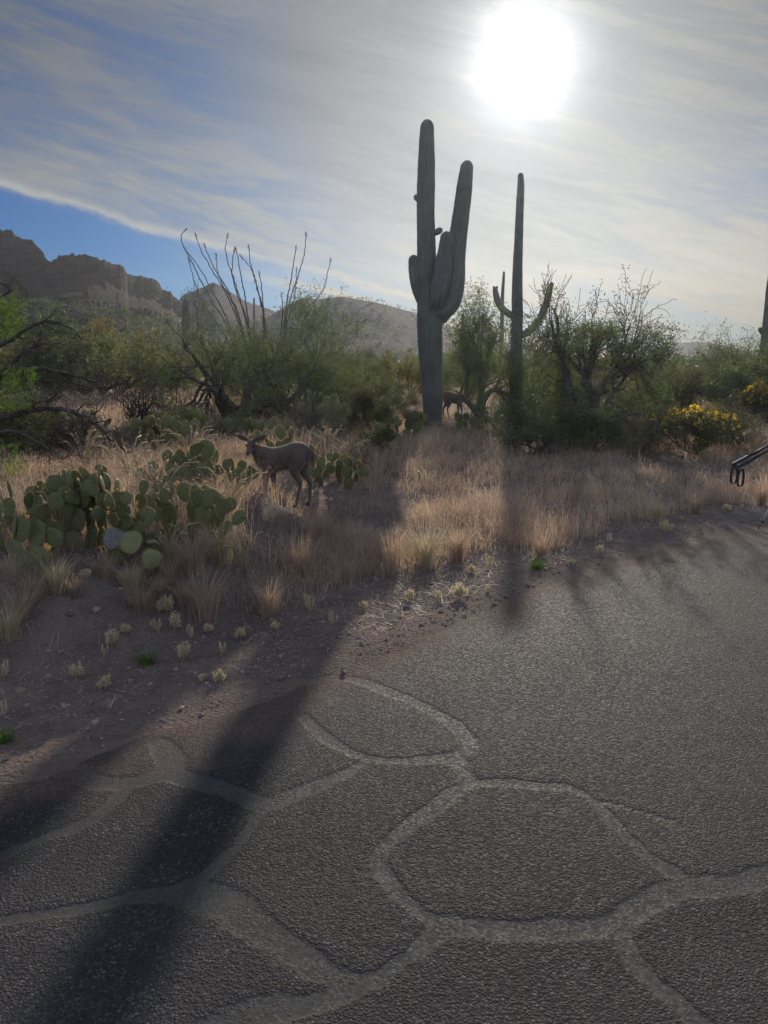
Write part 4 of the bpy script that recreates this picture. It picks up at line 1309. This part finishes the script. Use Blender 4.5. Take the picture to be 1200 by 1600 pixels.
graze_pose = dict(
    neck=[((.70, 0, .76), .14), ((.82, .01, .70), .105), ((.92, .03, .63), .08), ((.97, .04, .60), .064)],
    head=(1.0, .05, .585), face=(.55, .12, -.80), ear=(.75, .8, .35),
    legs=[
        [(.64, .075, .72, .10), (.66, .085, .58, .076), (.70, .085, .44, .047), (.73, .085, .33, .033), (.725, .085, .27, .027), (.75, .085, .10, .021), (.755, .085, .05, .026), (.765, .085, .02, .024)],
        [(.62, -.075, .72, .10), (.62, -.085, .58, .076), (.60, -.085, .44, .047), (.60, -.085, .33, .033), (.595, -.085, .27, .027), (.60, -.085, .10, .021), (.605, -.085, .05, .026), (.615, -.085, .02, .024)],
        [(.16, .06, .82, .12), (.17, .085, .70, .125), (.18, .09, .58, .090), (.13, .09, .48, .056), (.06, .09, .37, .036), (.06, .09, .29, .027), (.085, .09, .10, .022), (.09, .09, .05, .026), (.105, .09, .02, .024)],
        [(.17, -.06, .82, .12), (.22, -.085, .70, .125), (.28, -.09, .58, .090), (.26, -.09, .48, .056), (.21, -.09, .38, .036), (.215, -.09, .30, .027), (.27, -.09, .10, .022), (.28, -.09, .05, .026), (.295, -.09, .02, .024)],
    ])
g1 = gp(445, 794)
H1_ = (at(455, 690, g1.y).z-g1.z)
p1 = at(487, 794, g1.y)
deer('deer standing side on with its head turned to the camera, beside the prickly pears', (p1.x, g1.y+0.05, g1.z), math.pi+R(4), H1_*1.0, stand_pose, 1)
d2 = 17.2
q = stand(694, d2)
H2_ = at(700, 611, d2).z-q.z
deer('grazing deer with lowered head, at the foot of the biggest saguaro', (at(690, 640, d2).x, d2, q.z), R(-6), H2_, graze_pose, 2)

# ------------------------------------------------------------------ grasses
def blades(rng, base, hts, lean, wid, az=None, curl=0.5):
    """curved blades as ribbons: base (n,3)"""
    n = len(base)
    if az is None: az = rng.uniform(0, 2*math.pi, n)
    dx = np.stack([np.cos(az), np.sin(az), np.zeros(n)], 1)
    sa = az+math.pi/2+rng.normal(0, 0.6, n)
    sv = np.stack([np.cos(sa), np.sin(sa), np.zeros(n)], 1)
    h = hts[:, None]; l = lean[:, None]; wv = sv*wid[:, None]*0.5
    z = np.array([0, 0, 1.0])
    p1 = base+dx*h*l*0.30+z*h*0.52
    p2 = base+dx*h*l*(0.75+curl*0.25)+z*h*0.86
    p3 = base+dx*h*l*(1.15+curl*0.5)+z*h*(1.0-0.1*l)
    Vv = np.stack([base-wv, base+wv, p1-wv*0.8, p1+wv*0.8, p2-wv*0.6, p2+wv*0.6, p3], 1).reshape(-1, 3)
    i = np.arange(n)[:, None]*7
    Qv = np.concatenate([i+np.array([[0, 1, 3, 2]]), i+np.array([[2, 3, 5, 4]])])
    Tv = i+np.array([[4, 5, 6]])
    return Vv, Qv, Tv
# the grassy field: one mass; its near limit is traced along the verge
GX = np.array([-3.0, -2.2, -1.6, -1.25, -0.9, -0.3, 0.3, 1.0, 1.9, 2.8, 4.3, 8])
gpix = [(285, 925), (320, 965), (420, 968), (520, 935), (640, 898), (735, 885), (860, 862), (960, 832), (1080, 805), (1200, 778)]
gl = np.array([(gp(*q).x, gp(*q).y) for q in gpix])
def grass_mask(x, y):
    lim = np.interp(x, gl[:, 0], gl[:, 1], left=99, right=gl[-1, 1])
    left_lim = np.interp(x, [-8, -4, -2.0, gl[0, 0]], [5.6, 4.4, 4.5, gl[0, 1]+0.2])
    lim = np.where(x < gl[0, 0], left_lim, lim)
    lim = np.where(x > gl[-1, 0], gl[-1, 1]+(x-gl[-1, 0])*0.6, lim)
    return sstep(-0.12, 0.5, y-lim+0.25*fbm(x*1.7, y*1.7, 91, 3))
rng = np.random.default_rng(42)
def tuft_field(n, xr, yr, seed, hscale, per, spread, wid, thin=1.0, heads=0.5):
    rng = np.random.default_rng(seed)
    x = rng.uniform(*xr, n); y = rng.uniform(*yr, n)
    vis = np.abs(x) < y*0.56+0.6
    hid = (np.abs(x-y*0.09) < 0.9) & (y > 14.6) & (y < 17.6)     # cropped where the deer graze
    hid = hid | ((np.abs(x+y*0.13) < 0.75) & (y > 7.2) & (y < 9.3))
    dens = grass_mask(x, y)*(0.12+0.88*sstep(-0.35, 0.35, fbm(x*1.1, y*1.1, 95, 3)))*thin
    ok = vis & (rng.random(n) < dens)
    x, y = x[ok], y[ok]
    hh_ = hscale*(0.75+0.65*fbm(x*0.8, y*0.8, 97, 3))*rng.uniform(0.5, 1.4, len(x))*np.where(hid[ok], 0.4, 1)
    k = per
    bx = np.repeat(x, k)+rng.normal(0, spread, len(x)*k); by = np.repeat(y, k)+rng.normal(0, spread, len(x)*k)
    bz = height(bx, by)-0.01
    hts = np.repeat(hh_, k)*rng.uniform(0.45, 1.15, len(bx))
    az = np.arctan2(by-np.repeat(y, k), bx-np.repeat(x, k))+rng.normal(0, 0.6, len(bx))
    base = np.stack([bx, by, bz], 1); lean = np.abs(rng.normal(0.45, 0.32, len(bx)))
    g.add(*blades(rng, base, hts, lean, np.full(len(bx), wid)*rng.uniform(0.5, 1.3, len(bx)), az))
    # feathery seed heads
    sel = rng.random(len(bx)) < heads
    hb, hl, hh2, ha = base[sel], lean[sel], hts[sel], az[sel]
    k2 = 5
    f = rng.uniform(0.55, 1.05, (len(hb), k2))
    r_ = hh2[:, None]*hl[:, None]*f*1.3
    c = np.stack([hb[:, :1]+np.cos(ha)[:, None]*r_, hb[:, 1:2]+np.sin(ha)[:, None]*r_, hb[:, 2:3]+hh2[:, None]*(0.1+0.88*f)], -1).reshape(-1, 3)
    c += rng.normal(0, wid*2.6, c.shape)
    g.add(*leaves(rng, c, wid*5, wid*0.9))
g = Acc()
tuft_field(9500, (-4.5, 6.5), (4.8, 9.5), 1, 0.29, 14, 0.055, 0.0036)
tuft_field(9500, (-8, 9), (9, 18), 2, 0.30, 11, 0.07, 0.006)
tuft_field(7000, (-18, 18), (17, 42), 3, 0.34, 8, 0.12, 0.015, 0.8, 0.3)
tag(link('dry_grass', g.mesh('dry_grass', (M['straw'],), False)), kind='stuff')

def tuft_mesh(seed, n, H, spread, lean, wid, mat, heads=False):
    rng = np.random.default_rng(seed)
    a = rng.uniform(0, 6.28, n); q = np.abs(rng.normal(0, spread, n))
    b_ = np.stack([np.cos(a)*q, np.sin(a)*q, np.full(n, -0.01)], 1)
    A = Acc()
    A.add(*blades(rng, b_, H*rng.uniform(0.45, 1.1, n), np.abs(rng.normal(lean, 0.2, n)), np.full(n, wid), a+rng.normal(0, 0.4, n)))
    return A.mesh('blades', (mat,), False)
TUFTS = [tuft_mesh(200+s, 300, 0.36, 0.045, 0.42, 0.0036, M['straw_pale' if s == 2 else 'straw']) for s in range(4)]
def one(name, label, cat, me, p, sc=1.0, rz=0.0, group=None):
    o = link(name, me, None, p)
    o.scale = (sc, sc, sc); o.rotation_euler = (0, 0, rz)
    tag(o, label, cat, group)
    return o
for i, (px, py, sc, txt) in enumerate([
    (318, 968, 0.95, 'dry grass tuft nearest the road, its blades bent left over bare soil'),
    (300, 900, 0.9, 'dry grass tuft right against the foot of the largest prickly pear'),
    (345, 880, 1.0, 'upright pale grass tuft right of the largest prickly pear'),
    (470, 905, 1.1, 'tall sunlit grass tuft standing alone in the wide shadow'),
    (418, 962, 0.75, 'short grass tuft at the verge above the weeds'),
    (610, 892, 1.1, 'golden sunlit grass tuft, left one of the lit patch by the road'),
    (665, 886, 1.1, 'golden sunlit grass tuft, middle one of the lit patch by the road'),
    (715, 876, 0.95, 'golden sunlit grass tuft, right one of the lit patch by the road'),
    (845, 872, 0.7, 'small grass tuft behind the green grass sprout on the verge'),
    (1085, 802, 0.8, 'dim grass tuft left of the pole tip on the verge'),
    (1025, 815, 0.75, 'grass tuft at the edge of the mesquite shade'),
    (1190, 790, 1.0, 'orange sunlit grass tuft under the black pole grips'),
    (500, 850, 1.0, 'grass tuft in shadow below the hind legs of the standing deer'),
    (340, 815, 1.0, 'sunlit grass tuft left of the standing deer'),
]):
    one('grass_tuft', txt, 'grass tuft', TUFTS[i % 4], gp(px, py), sc*1.0, i*1.3, 'dry grass tufts along the verge')
rng = np.random.default_rng(71)
for i, (px, py) in enumerate([(18, 912), (52, 938), (90, 925), (35, 965), (70, 900), (118, 935), (205, 925), (250, 935), (268, 912), (285, 948), (15, 1000), (240, 900), (165, 905), (222, 960)]):
    one('grass_tuft', 'small dim grass tuft on the shaded bank below the prickly pears', 'grass tuft', TUFTS[i % 4], gp(px, py), rng.uniform(0.4, 0.75), i*2.1, 'dim grass tufts on the shaded bank')
GREEN = tuft_mesh(300, 160, 0.085, 0.03, 0.5, 0.0032, M['fresh_grass'])
for px, py, sc, txt in [(229, 1038, 1.0, 'fresh green grass sprout among the pale weeds on the left verge'), (838, 890, 1.3, 'fresh green grass sprout at the foot of a small dry tuft'), (4, 1160, 0.9, 'fresh green grass sprout at the left edge by the asphalt')]:
    one('grass_sprout', txt, 'grass tuft', GREEN, gp(px, py), sc)

# pale woolly weeds of the verge
def weed_mesh(seed, n, H, fat):
    rng = np.random.default_rng(seed)
    A = Acc()
    A.add(*tube([(0, 0, -0.02), (0, 0, H*0.3)], [fat*0.5, fat*0.4], 5))
    for k in range(n):
        a = rng.uniform(0, 6.28); q = rng.uniform(0.1, 0.55)*H*0.8
        h = H*rng.uniform(0.6, 1.0)
        P = np.array([(0, 0, H*0.08), (math.cos(a)*q*0.7, math.sin(a)*q*0.7, h*0.45), (math.cos(a)*q, math.sin(a)*q, h*0.75), (math.cos(a)*q*1.02, math.sin(a)*q*1.02, h)])
        A.add(*tube(P, [fat*0.25, fat*0.3, fat*0.5, fat*0.3], 5))
        c = P[2]+(P[3]-P[2])*rng.uniform(-1.3, 1.15, (60, 1))+rng.normal(0, fat*0.8, (60, 3))
        A.add(*leaves(rng, c, fat*1.5, fat*0.6))
    return A.mesh('weed', (M['weed'],), True)
WEEDS = [weed_mesh(400+s, (9, 6, 12, 4, 7)[s], (0.10, 0.12, 0.07, 0.11, 0.06)[s], (0.0065, 0.0055, 0.007, 0.006, 0.0065)[s]) for s in range(5)]
names_w = ['upright', 'branching', 'cushion shaped', 'sparse', 'stubby']
for i, (px, py, k, sc, txt) in enumerate([
    (120, 1062, 0, 1.0, 'bright yellow candelabra weed standing alone on the sunlit left verge'),
    (165, 1078, 4, 0.9, 'small golden weed right of the bright candelabra weed'),
    (5, 1062, 1, 0.8, 'grey weed at the left edge in the bank shadow'),
    (8, 1122, 3, 0.6, 'thin weed at the left edge just above the green sprout'),
    (99, 1110, 4, 0.6, 'tiny weed below the bright candelabra weed'),
    (175, 1012, 0, 0.9, 'yellow weed at the upper rim of the sunlit strip'),
    (196, 992, 2, 0.9, 'shaded weed above the yellow one on the strip rim'),
    (162, 1028, 3, 0.8, 'reddish brown weed stalk left of the yellow rim weed'),
    (260, 958, 2, 1.2, 'pinkish flat weed highest on the bare bank'),
    (248, 992, 3, 0.9, 'orange weed spike under the flat pinkish weed'),
    (272, 985, 4, 1.0, 'pale weed clump right of the orange spike'),
    (298, 1000, 1, 1.0, 'tall grey weed column above the silver weed'),
    (287, 1032, 0, 0.9, 'silver weed with upright fingers in the shaded verge'),
    (325, 990, 2, 0.9, 'flat grey weed right of the tall grey column'),
    (346, 1026, 3, 0.9, 'single slim weed spike standing in the shadow band'),
    (376, 1000, 4, 0.9, 'round pale weed beside the slim spike'),
    (315, 1066, 4, 0.6, 'low golden weed at the asphalt edge, left of its twin'),
    (343, 1066, 2, 0.6, 'low golden weed at the asphalt edge, right of its twin'),
    (430, 985, 2, 1.0, 'leafy weed under the short verge tuft'),
    (485, 958, 1, 0.9, 'weed in the grass litter by the wide shadow'),
    (517, 978, 3, 0.9, 'lone grey weed at the shadow foot near the road'),
    (568, 952, 2, 0.9, 'yellowish weed at the left of the sunlit litter'),
    (640, 938, 4, 0.9, 'weed in the sunlit litter, first of three in a row'),
    (685, 938, 0, 0.7, 'weed in the sunlit litter, middle of three in a row'),
    (718, 936, 2, 1.0, 'yellow green weed, widest of three in the sunlit litter'),
    (737, 895, 2, 1.1, 'pale round weed right under the golden tufts'),
    (766, 888, 1, 0.8, 'dim weed right of the pale round weed'),
    (763, 925, 4, 0.7, 'tiny pale weed on the bare verge'),
    (893, 885, 2, 0.9, 'pale branching weed right of the green sprout'),
    (936, 865, 4, 0.9, 'faint weed before the mesquite shade'),
    (950, 850, 1, 0.8, 'faint weed with two arms in the mesquite shade'),
    (1040, 832, 2, 1.1, 'low weed lying in the shaded verge'),
    (1065, 815, 4, 1.0, 'pale weed before the dim tuft'),
    (1135, 800, 2, 1.0, 'pale weed left of the thin pole tip'),
    (1160, 795, 4, 0.9, 'pale weed close above the pole tip'),
]):
    one('dried_weed', txt, 'weed', WEEDS[k], gp(px, py), sc*(0.95, 1.35, 1.1, 1.55, 0.8, 1.25, 1.0)[i % 7], i*0.9, 'pale dried weeds of the verge')
# tall pale stalks among the cacti
def stalk_mesh(seed):
    rng = np.random.default_rng(seed)
    A = Acc()
    for k in range(16):
        a = rng.uniform(0, 6.28); ln = rng.uniform(0.1, 0.5); h = rng.uniform(0.25, 0.5)
        P = np.array([(0, 0, 0), (math.cos(a)*ln*0.1, math.sin(a)*ln*0.1, h*0.4), (math.cos(a)*ln*0.28, math.sin(a)*ln*0.28, h*0.75), (math.cos(a)*ln*0.5, math.sin(a)*ln*0.5, h), (math.cos(a)*ln*0.75, math.sin(a)*ln*0.75, h*1.02)])
        A.add(*tube(P, [0.003, 0.003, 0.004, 0.008, 0.005], 5))
        c = P[3]+(P[4]-P[2])*rng.uniform(-0.7, 0.7, (30, 1))+rng.normal(0, 0.006, (30, 3))
        A.add(*leaves(rng, c, 0.016, 0.005))
    return A.mesh('stalks', (M['straw_pale'],), True)
STALKS = [stalk_mesh(500+s) for s in range(3)]
for i, (px, py, sc, txt) in enumerate([
    (250, 800, 0.9, 'pale stalk clump behind the top of the largest prickly pear'), (205, 770, 1.0, 'pale stalk clump under the drooping bare branch tip'),
    (135, 745, 1.0, 'pale stalk clump under the arching branch at left'), (275, 835, 0.8, 'tall single pale stalk clump rising among the prickly pear pads'),
    (366, 806, 0.8, 'pale stalk clump between the prickly pear and the deer forelegs'), (515, 720, 1.0, 'pale curled stalk clump above the rump of the standing deer'),
    (545, 735, 0.9, 'pale curled stalk clump right of the cactus behind the deer'), (600, 650, 1.1, 'pale stalk clump left of the biggest saguaro'),
    (100, 850, 0.8, 'pale stalk clump in front of the dark prickly pear at left'), (300, 730, 1.0, 'pale stalk clump above the spreading prickly pear'),
    (265, 880, 0.6, 'short pale stalk clump at the right foot of the largest prickly pear'), (385, 905, 0.7, 'pale stalk clump in the shadow below the deer forelegs'),
    (920, 700, 1.0, 'pale stalk clump under the big dark mesquite'), (960, 690, 1.0, 'pale stalk clump in a light gap right under the mesquite'),
    (1180, 715, 1.0, 'pale stalk clump above the black pole grips'),
]):
    one('dry_stalks', txt, 'dry plant', STALKS[i % 3], gp(px, py), sc, i*1.1, 'pale dry stalks among the cacti')

# ------------------------------------------------------------------ stones, litter
def rock_mesh(name, seed, mat, sub=3, flat=0.6):
    bm = bmesh.new()
    bmesh.ops.create_icosphere(bm, subdivisions=sub, radius=1.0)
    rng = np.random.default_rng(seed)
    pl = [(Vector(unit(rng.normal(0, 1, 3))), rng.uniform(0.55, 0.85)) for _ in range(9)]
    for v in bm.verts:
        for nrm, dd in pl:
            q = v.co.dot(nrm)
            if q > dd: v.co -= nrm*(q-dd)
        v.co *= 1+0.03*math.sin(v.co.x*9+seed)*math.cos(v.co.y*8)
        v.co.z *= flat
    me = bpy.data.meshes.new(name)
    bm.to_mesh(me); bm.free()
    me.materials.append(mat)
    return me
ROCKS = [rock_mesh('rock', 600+s, M['rock_tan'] if s % 2 == 0 else M['stone']) for s in range(4)]
for i, (px, py, w_, txt) in enumerate([
    (132, 900, 13, 'tan rock on the shaded bank below the grey pad'), (150, 952, 7, 'small tan rock on the dark bank below the largest rock'),
    (95, 1022, 6, 'brown rock in the bank shadow above the candelabra weed'), (205, 940, 8, 'flat stone on the dark bank right of the tan rocks'),
    (25, 990, 8, 'grey stone on the dark bank at the left edge'), (75, 1020, 5, 'small stone left of the brown rock'), (30, 1080, 10, 'flat slab of stone in the bank shadow at the left edge'),
    (190, 920, 6, 'pebble sized stone high on the dark bank'), (75, 1058, 6, 'orange brown stone left of the candelabra weed'),
]):
    p = gp(px, py)
    o = one('rock', txt, 'rock', ROCKS[i % 4], p, w_*pixels(p.y)*1.1, i*1.7, 'rocks on the shaded bank')

def scatter_stones(n, seed):
    rng = np.random.default_rng(seed)
    bm = bmesh.new(); bmesh.ops.create_icosphere(bm, subdivisions=1, radius=1.0)
    bV = np.array([v.co for v in bm.verts]); bT = np.array([[v.index for v in f.verts] for f in bm.faces]); bm.free()
    x = rng.uniform(-6, 6, n*4); s = rng.gamma(1.6, 0.8, n*4)-0.15
    y = np.interp(x, EDGE_X, EDGE_Y)+s/0.75
    ok = (y > 1.6) & (np.abs(x) < y*0.56+0.4) & (y < 14)
    x, y = x[ok][:n], y[ok][:n]
    m_ = len(x)
    r = np.clip(rng.lognormal(-5.5, 0.5, m_), 0.002, 0.02)
    z = height(x, y)+r*0.15
    z = np.maximum(z, 0.0+r*0.2)*(side(x, y) < 0.05)+z*(side(x, y) >= 0.05)
    jit = 1+rng.normal(0, 0.16, (m_, len(bV), 1))
    sc3 = np.stack([r*rng.uniform(0.8, 1.4, m_), r*rng.uniform(0.8, 1.4, m_), r*rng.uniform(0.5, 0.9, m_)], 1)
    an = rng.uniform(0, 6.28, m_)
    Vv = bV[None]*jit*sc3[:, None, :]
    ca_, sa_ = np.cos(an)[:, None], np.sin(an)[:, None]
    Vv = np.stack([Vv[..., 0]*ca_-Vv[..., 1]*sa_, Vv[..., 0]*sa_+Vv[..., 1]*ca_, Vv[..., 2]], -1)+np.stack([x, y, z], 1)[:, None, :]
    T = (bT[None]+np.arange(m_)[:, None, None]*len(bV)).reshape(-1, 3)
    return Vv.reshape(-1, 3), T
Vv, T = scatter_stones(20000, 8)
m, t, out = new_mat('pebble')
geo = t.add('ShaderNodeNewGeometry')
rp = geo.outputs['Random Per Island']
c = t.mix(rp, (0.11, 0.085, 0.068), (0.27, 0.215, 0.18))
b = principled(t, c, 0.8, spec=0.3)
t.l.new(b.outputs[0], out.inputs[0])
tag(link('gravel', mesh_np('gravel', Vv, [T], (m,), False)), kind='stuff')
# straw litter lying on the soil
rng = np.random.default_rng(19)
n = 9000
x = rng.uniform(-5, 6, n); s = rng.gamma(2.2, 0.55, n)+0.02
y = np.interp(x, EDGE_X, EDGE_Y)+s/0.75
wgt = np.where(x < -0.9, 0.45, 1.0)*(0.3+0.7*sstep(-0.2, 0.3, fbm(x*1.5, y*1.5, 33, 3)))
ok = (y > 1.8) & (np.abs(x) < y*0.56+0.4) & (rng.random(n) < wgt)
x, y = x[ok], y[ok]; n = len(x)
an = rng.uniform(0, math.pi, n); L = rng.gamma(3, 0.02, n)+0.012
dx = np.stack([np.cos(an), np.sin(an)], 1)
p0 = np.stack([x, y], 1)-dx*L[:, None]/2; p1 = p0+dx*L[:, None]
z0 = height(p0[:, 0], p0[:, 1])+0.004; z1 = height(p1[:, 0], p1[:, 1])+0.004+np.abs(rng.normal(0, 0.012, n))
sv = np.stack([-dx[:, 1], dx[:, 0]], 1)*rng.uniform(0.0012, 0.0028, (n, 1))
Vv = np.stack([np.column_stack([p0-sv, z0]), np.column_stack([p0+sv, z0]), np.column_stack([p1+sv*0.6, z1]), np.column_stack([p1-sv*0.6, z1])], 1).reshape(-1, 3)
tag(link('straw_litter', mesh_np('straw_litter', Vv, [np.arange(4*n).reshape(-1, 4)], (M['litter'],), False)), kind='stuff')

# far scrub over the plain and the mountain foot: one mass
rng = np.random.default_rng(23)
A = Acc()
def clumps(x, y, z, hs, k):
    c = np.stack([np.repeat(x, k), np.repeat(y, k), np.repeat(z, k)], 1)
    hr = np.repeat(hs, k)
    off = rng.normal(0, 0.42, (len(c), 3))*hr[:, None]
    off[:, 2] = np.abs(off[:, 2])*0.9
    lv, q = leaves(rng, c+off, 0.0001, 0.0001)
    a = unit(rng.normal(0, 1, (len(c), 3))); b_ = unit(np.cross(a, rng.normal(0, 1, (len(c), 3))))
    a *= hr[:, None]*0.26; b_ *= hr[:, None]*0.13
    C0 = c+off
    A.add(np.stack([C0-a, C0+b_, C0+a, C0-b_], 1).reshape(-1, 3), q)
n = 2600
dd = 45*np.exp(rng.random(n)*math.log(160/45))
uu = rng.uniform(-0.62, 0.62, n)
clumps(uu*dd, dd, height(uu*dd, dd), rng.uniform(0.5, 1.5, n)*(0.8+dd/300), 42)
for Hv, cnt in ((H1, 5200), (H3, 1500)):
    fl = Hv[6:90, :, :].reshape(-1, 3)
    pick = fl[rng.integers(0, len(fl), cnt)]
    pick = pick[np.abs(pick[:, 0]) < pick[:, 1]*0.62]
    clumps(pick[:, 0]+rng.normal(0, 1.5, len(pick)), pick[:, 1], pick[:, 2], rng.uniform(0.3, 0.8, len(pick)), 16)
tag(link('desert_scrub', A.mesh('desert_scrub', (M['leaf_dark'],), False)), kind='stuff')

# ------------------------------------------------------------------ trekking poles at the right edge
def pole(label, p_grip, p_tip, seed, strap=True, lead=0.0):
    p0, p1 = np.array(p_grip), np.array(p_tip)
    root = empty('trekking_pole', p1)
    tag(root, label, 'trekking pole', 'trekking poles at the right edge')
    o = p1
    dv = unit(p1-p0); L = np.linalg.norm(p1-p0)
    def seg(a_, b_, r0, r1, name, mat, par=root, k=12, extra=None):
        A_ = Acc()
        q0, q1 = p0+dv*a_-o, p0+dv*b_-o
        if extra is None:
            A_.add(*tube([q0, q0+(q1-q0)*0.5, q1], [r0, (r0+r1)/2, r1], k))
        else:
            P = [q0+(q1-q0)*f for f, _ in extra]
            A_.add(*tube(P, [r for _, r in extra], k))
        return link(name, A_.mesh(name, (M[mat],)), par)
    g_ = seg(0, 0.17, .016, .016, 'grip', 'black_rubber', extra=[(0, .006), (.03, .016), (.12, .019), (.2, .016), (.4, .0145), (.55, .016), (.7, .0145), (.9, .016), (1, .012)])
    seg(0.17, 0.36, .0125, .0125, 'foam_sleeve', 'black_rubber')
    seg(0.36, 0.62, .0092, .0092, 'upper_shaft', 'aluminium')
    seg(0.62, 0.655, .0135, .0135, 'clamp', 'black_rubber')
    seg(0.655, L-0.07, .0078, .0072, 'lower_shaft', 'aluminium')
    seg(L-0.115, L-0.10, .022, .024, 'basket', 'black_rubber')
    seg(L-0.10, L, .008, .0035, 'tip', 'black_rubber')
    if strap:
        rng = np.random.default_rng(seed)
        c0 = p0+dv*0.035-o
        n = 25
        A_ = Acc()
        sidew = unit(np.array([0.5, -0.86, 0.0]))
        ln, hw_ = 0.16+0.03*rng.random(), 0.030+0.006*rng.random()
        pts = []
        for i in range(n):
            th = 2*math.pi*i/(n-1)
            w_ = hw_*math.sin(th)*(1+0.5*(1-math.cos(th))/2)
            pts.append(c0+np.array([lead+w_*0.86, w_*0.5, -0.012-ln*(1-math.cos(th))/2]))
        pts = np.array(pts)
        Vv = np.concatenate([pts-sidew*0.011, pts+sidew*0.011])
        nrm = unit(np.cross(np.gradient(pts, axis=0), sidew))*0.0018
        Vv = np.concatenate([Vv-np.tile(nrm, (2, 1)), Vv+np.tile(nrm, (2, 1))])
        Q_ = []
        for i in range(n-1):
            for b0, sgn in ((0, 1), (2*n, -1)):
                f = [b0+i, b0+i+1, b0+n+i+1, b0+n+i]
                Q_.append(f if sgn > 0 else f[::-1])
            Q_.append([i, 2*n+i, 2*n+i+1, i+1])
            Q_.append([n+i, n+i+1, 3*n+i+1, 3*n+i])
        A_.add(Vv, np.array(Q_))
        link('wrist_strap', A_.mesh('wrist_strap', (M['webbing'],)), g_)
D = 6.9
def along_px(a, b, d0, d1, L):
    p, q = at(*a, d0), at(*b, d1)
    return p, p+(q-p).normalized()*L
a0, a1 = along_px((1143, 727), (1200, 697), D, D-0.05, 1.15)
pole('upper trekking pole of the pair at the right edge, black grip, dangling strap', a0, a1, 1, True, 0.0)
a0, a1 = along_px((1148, 733), (1200, 704), D-0.05, D-0.1, 1.15)
pole('lower trekking pole of the pair, black grip with a longer hanging strap loop', a0, a1, 2, True, 0.03)
tip = gp(1183, 830)
up = at(1200, 798, tip.y)
dirv = (up-tip).normalized()
pole('thin silver trekking pole standing on its black tip on the verge', tip+dirv*1.15, tip+dirv*0.0, 3, True)

# ------------------------------------------------------------------ air
bm = bmesh.new()
bmesh.ops.create_cube(bm, size=1.0)
me = bpy.data.meshes.new('haze')
bm.to_mesh(me); bm.free()
hz = link('haze', me)
hz.location = (0, 130, 13.7)
hz.scale = (640, 310, 34)
m, t, out = new_mat('air')
pv = t.add('ShaderNodeVolumePrincipled')
pv.inputs['Color'].default_value = (0.84, 0.91, 1.0, 1)
pv.inputs['Density'].default_value = 0.00045
pv.inputs['Anisotropy'].default_value = 0.74
t.l.new(pv.outputs[0], out.inputs['Volume'])
me.materials.append(m)
tag(hz, kind='stuff')
print('objects', len(bpy.data.objects))
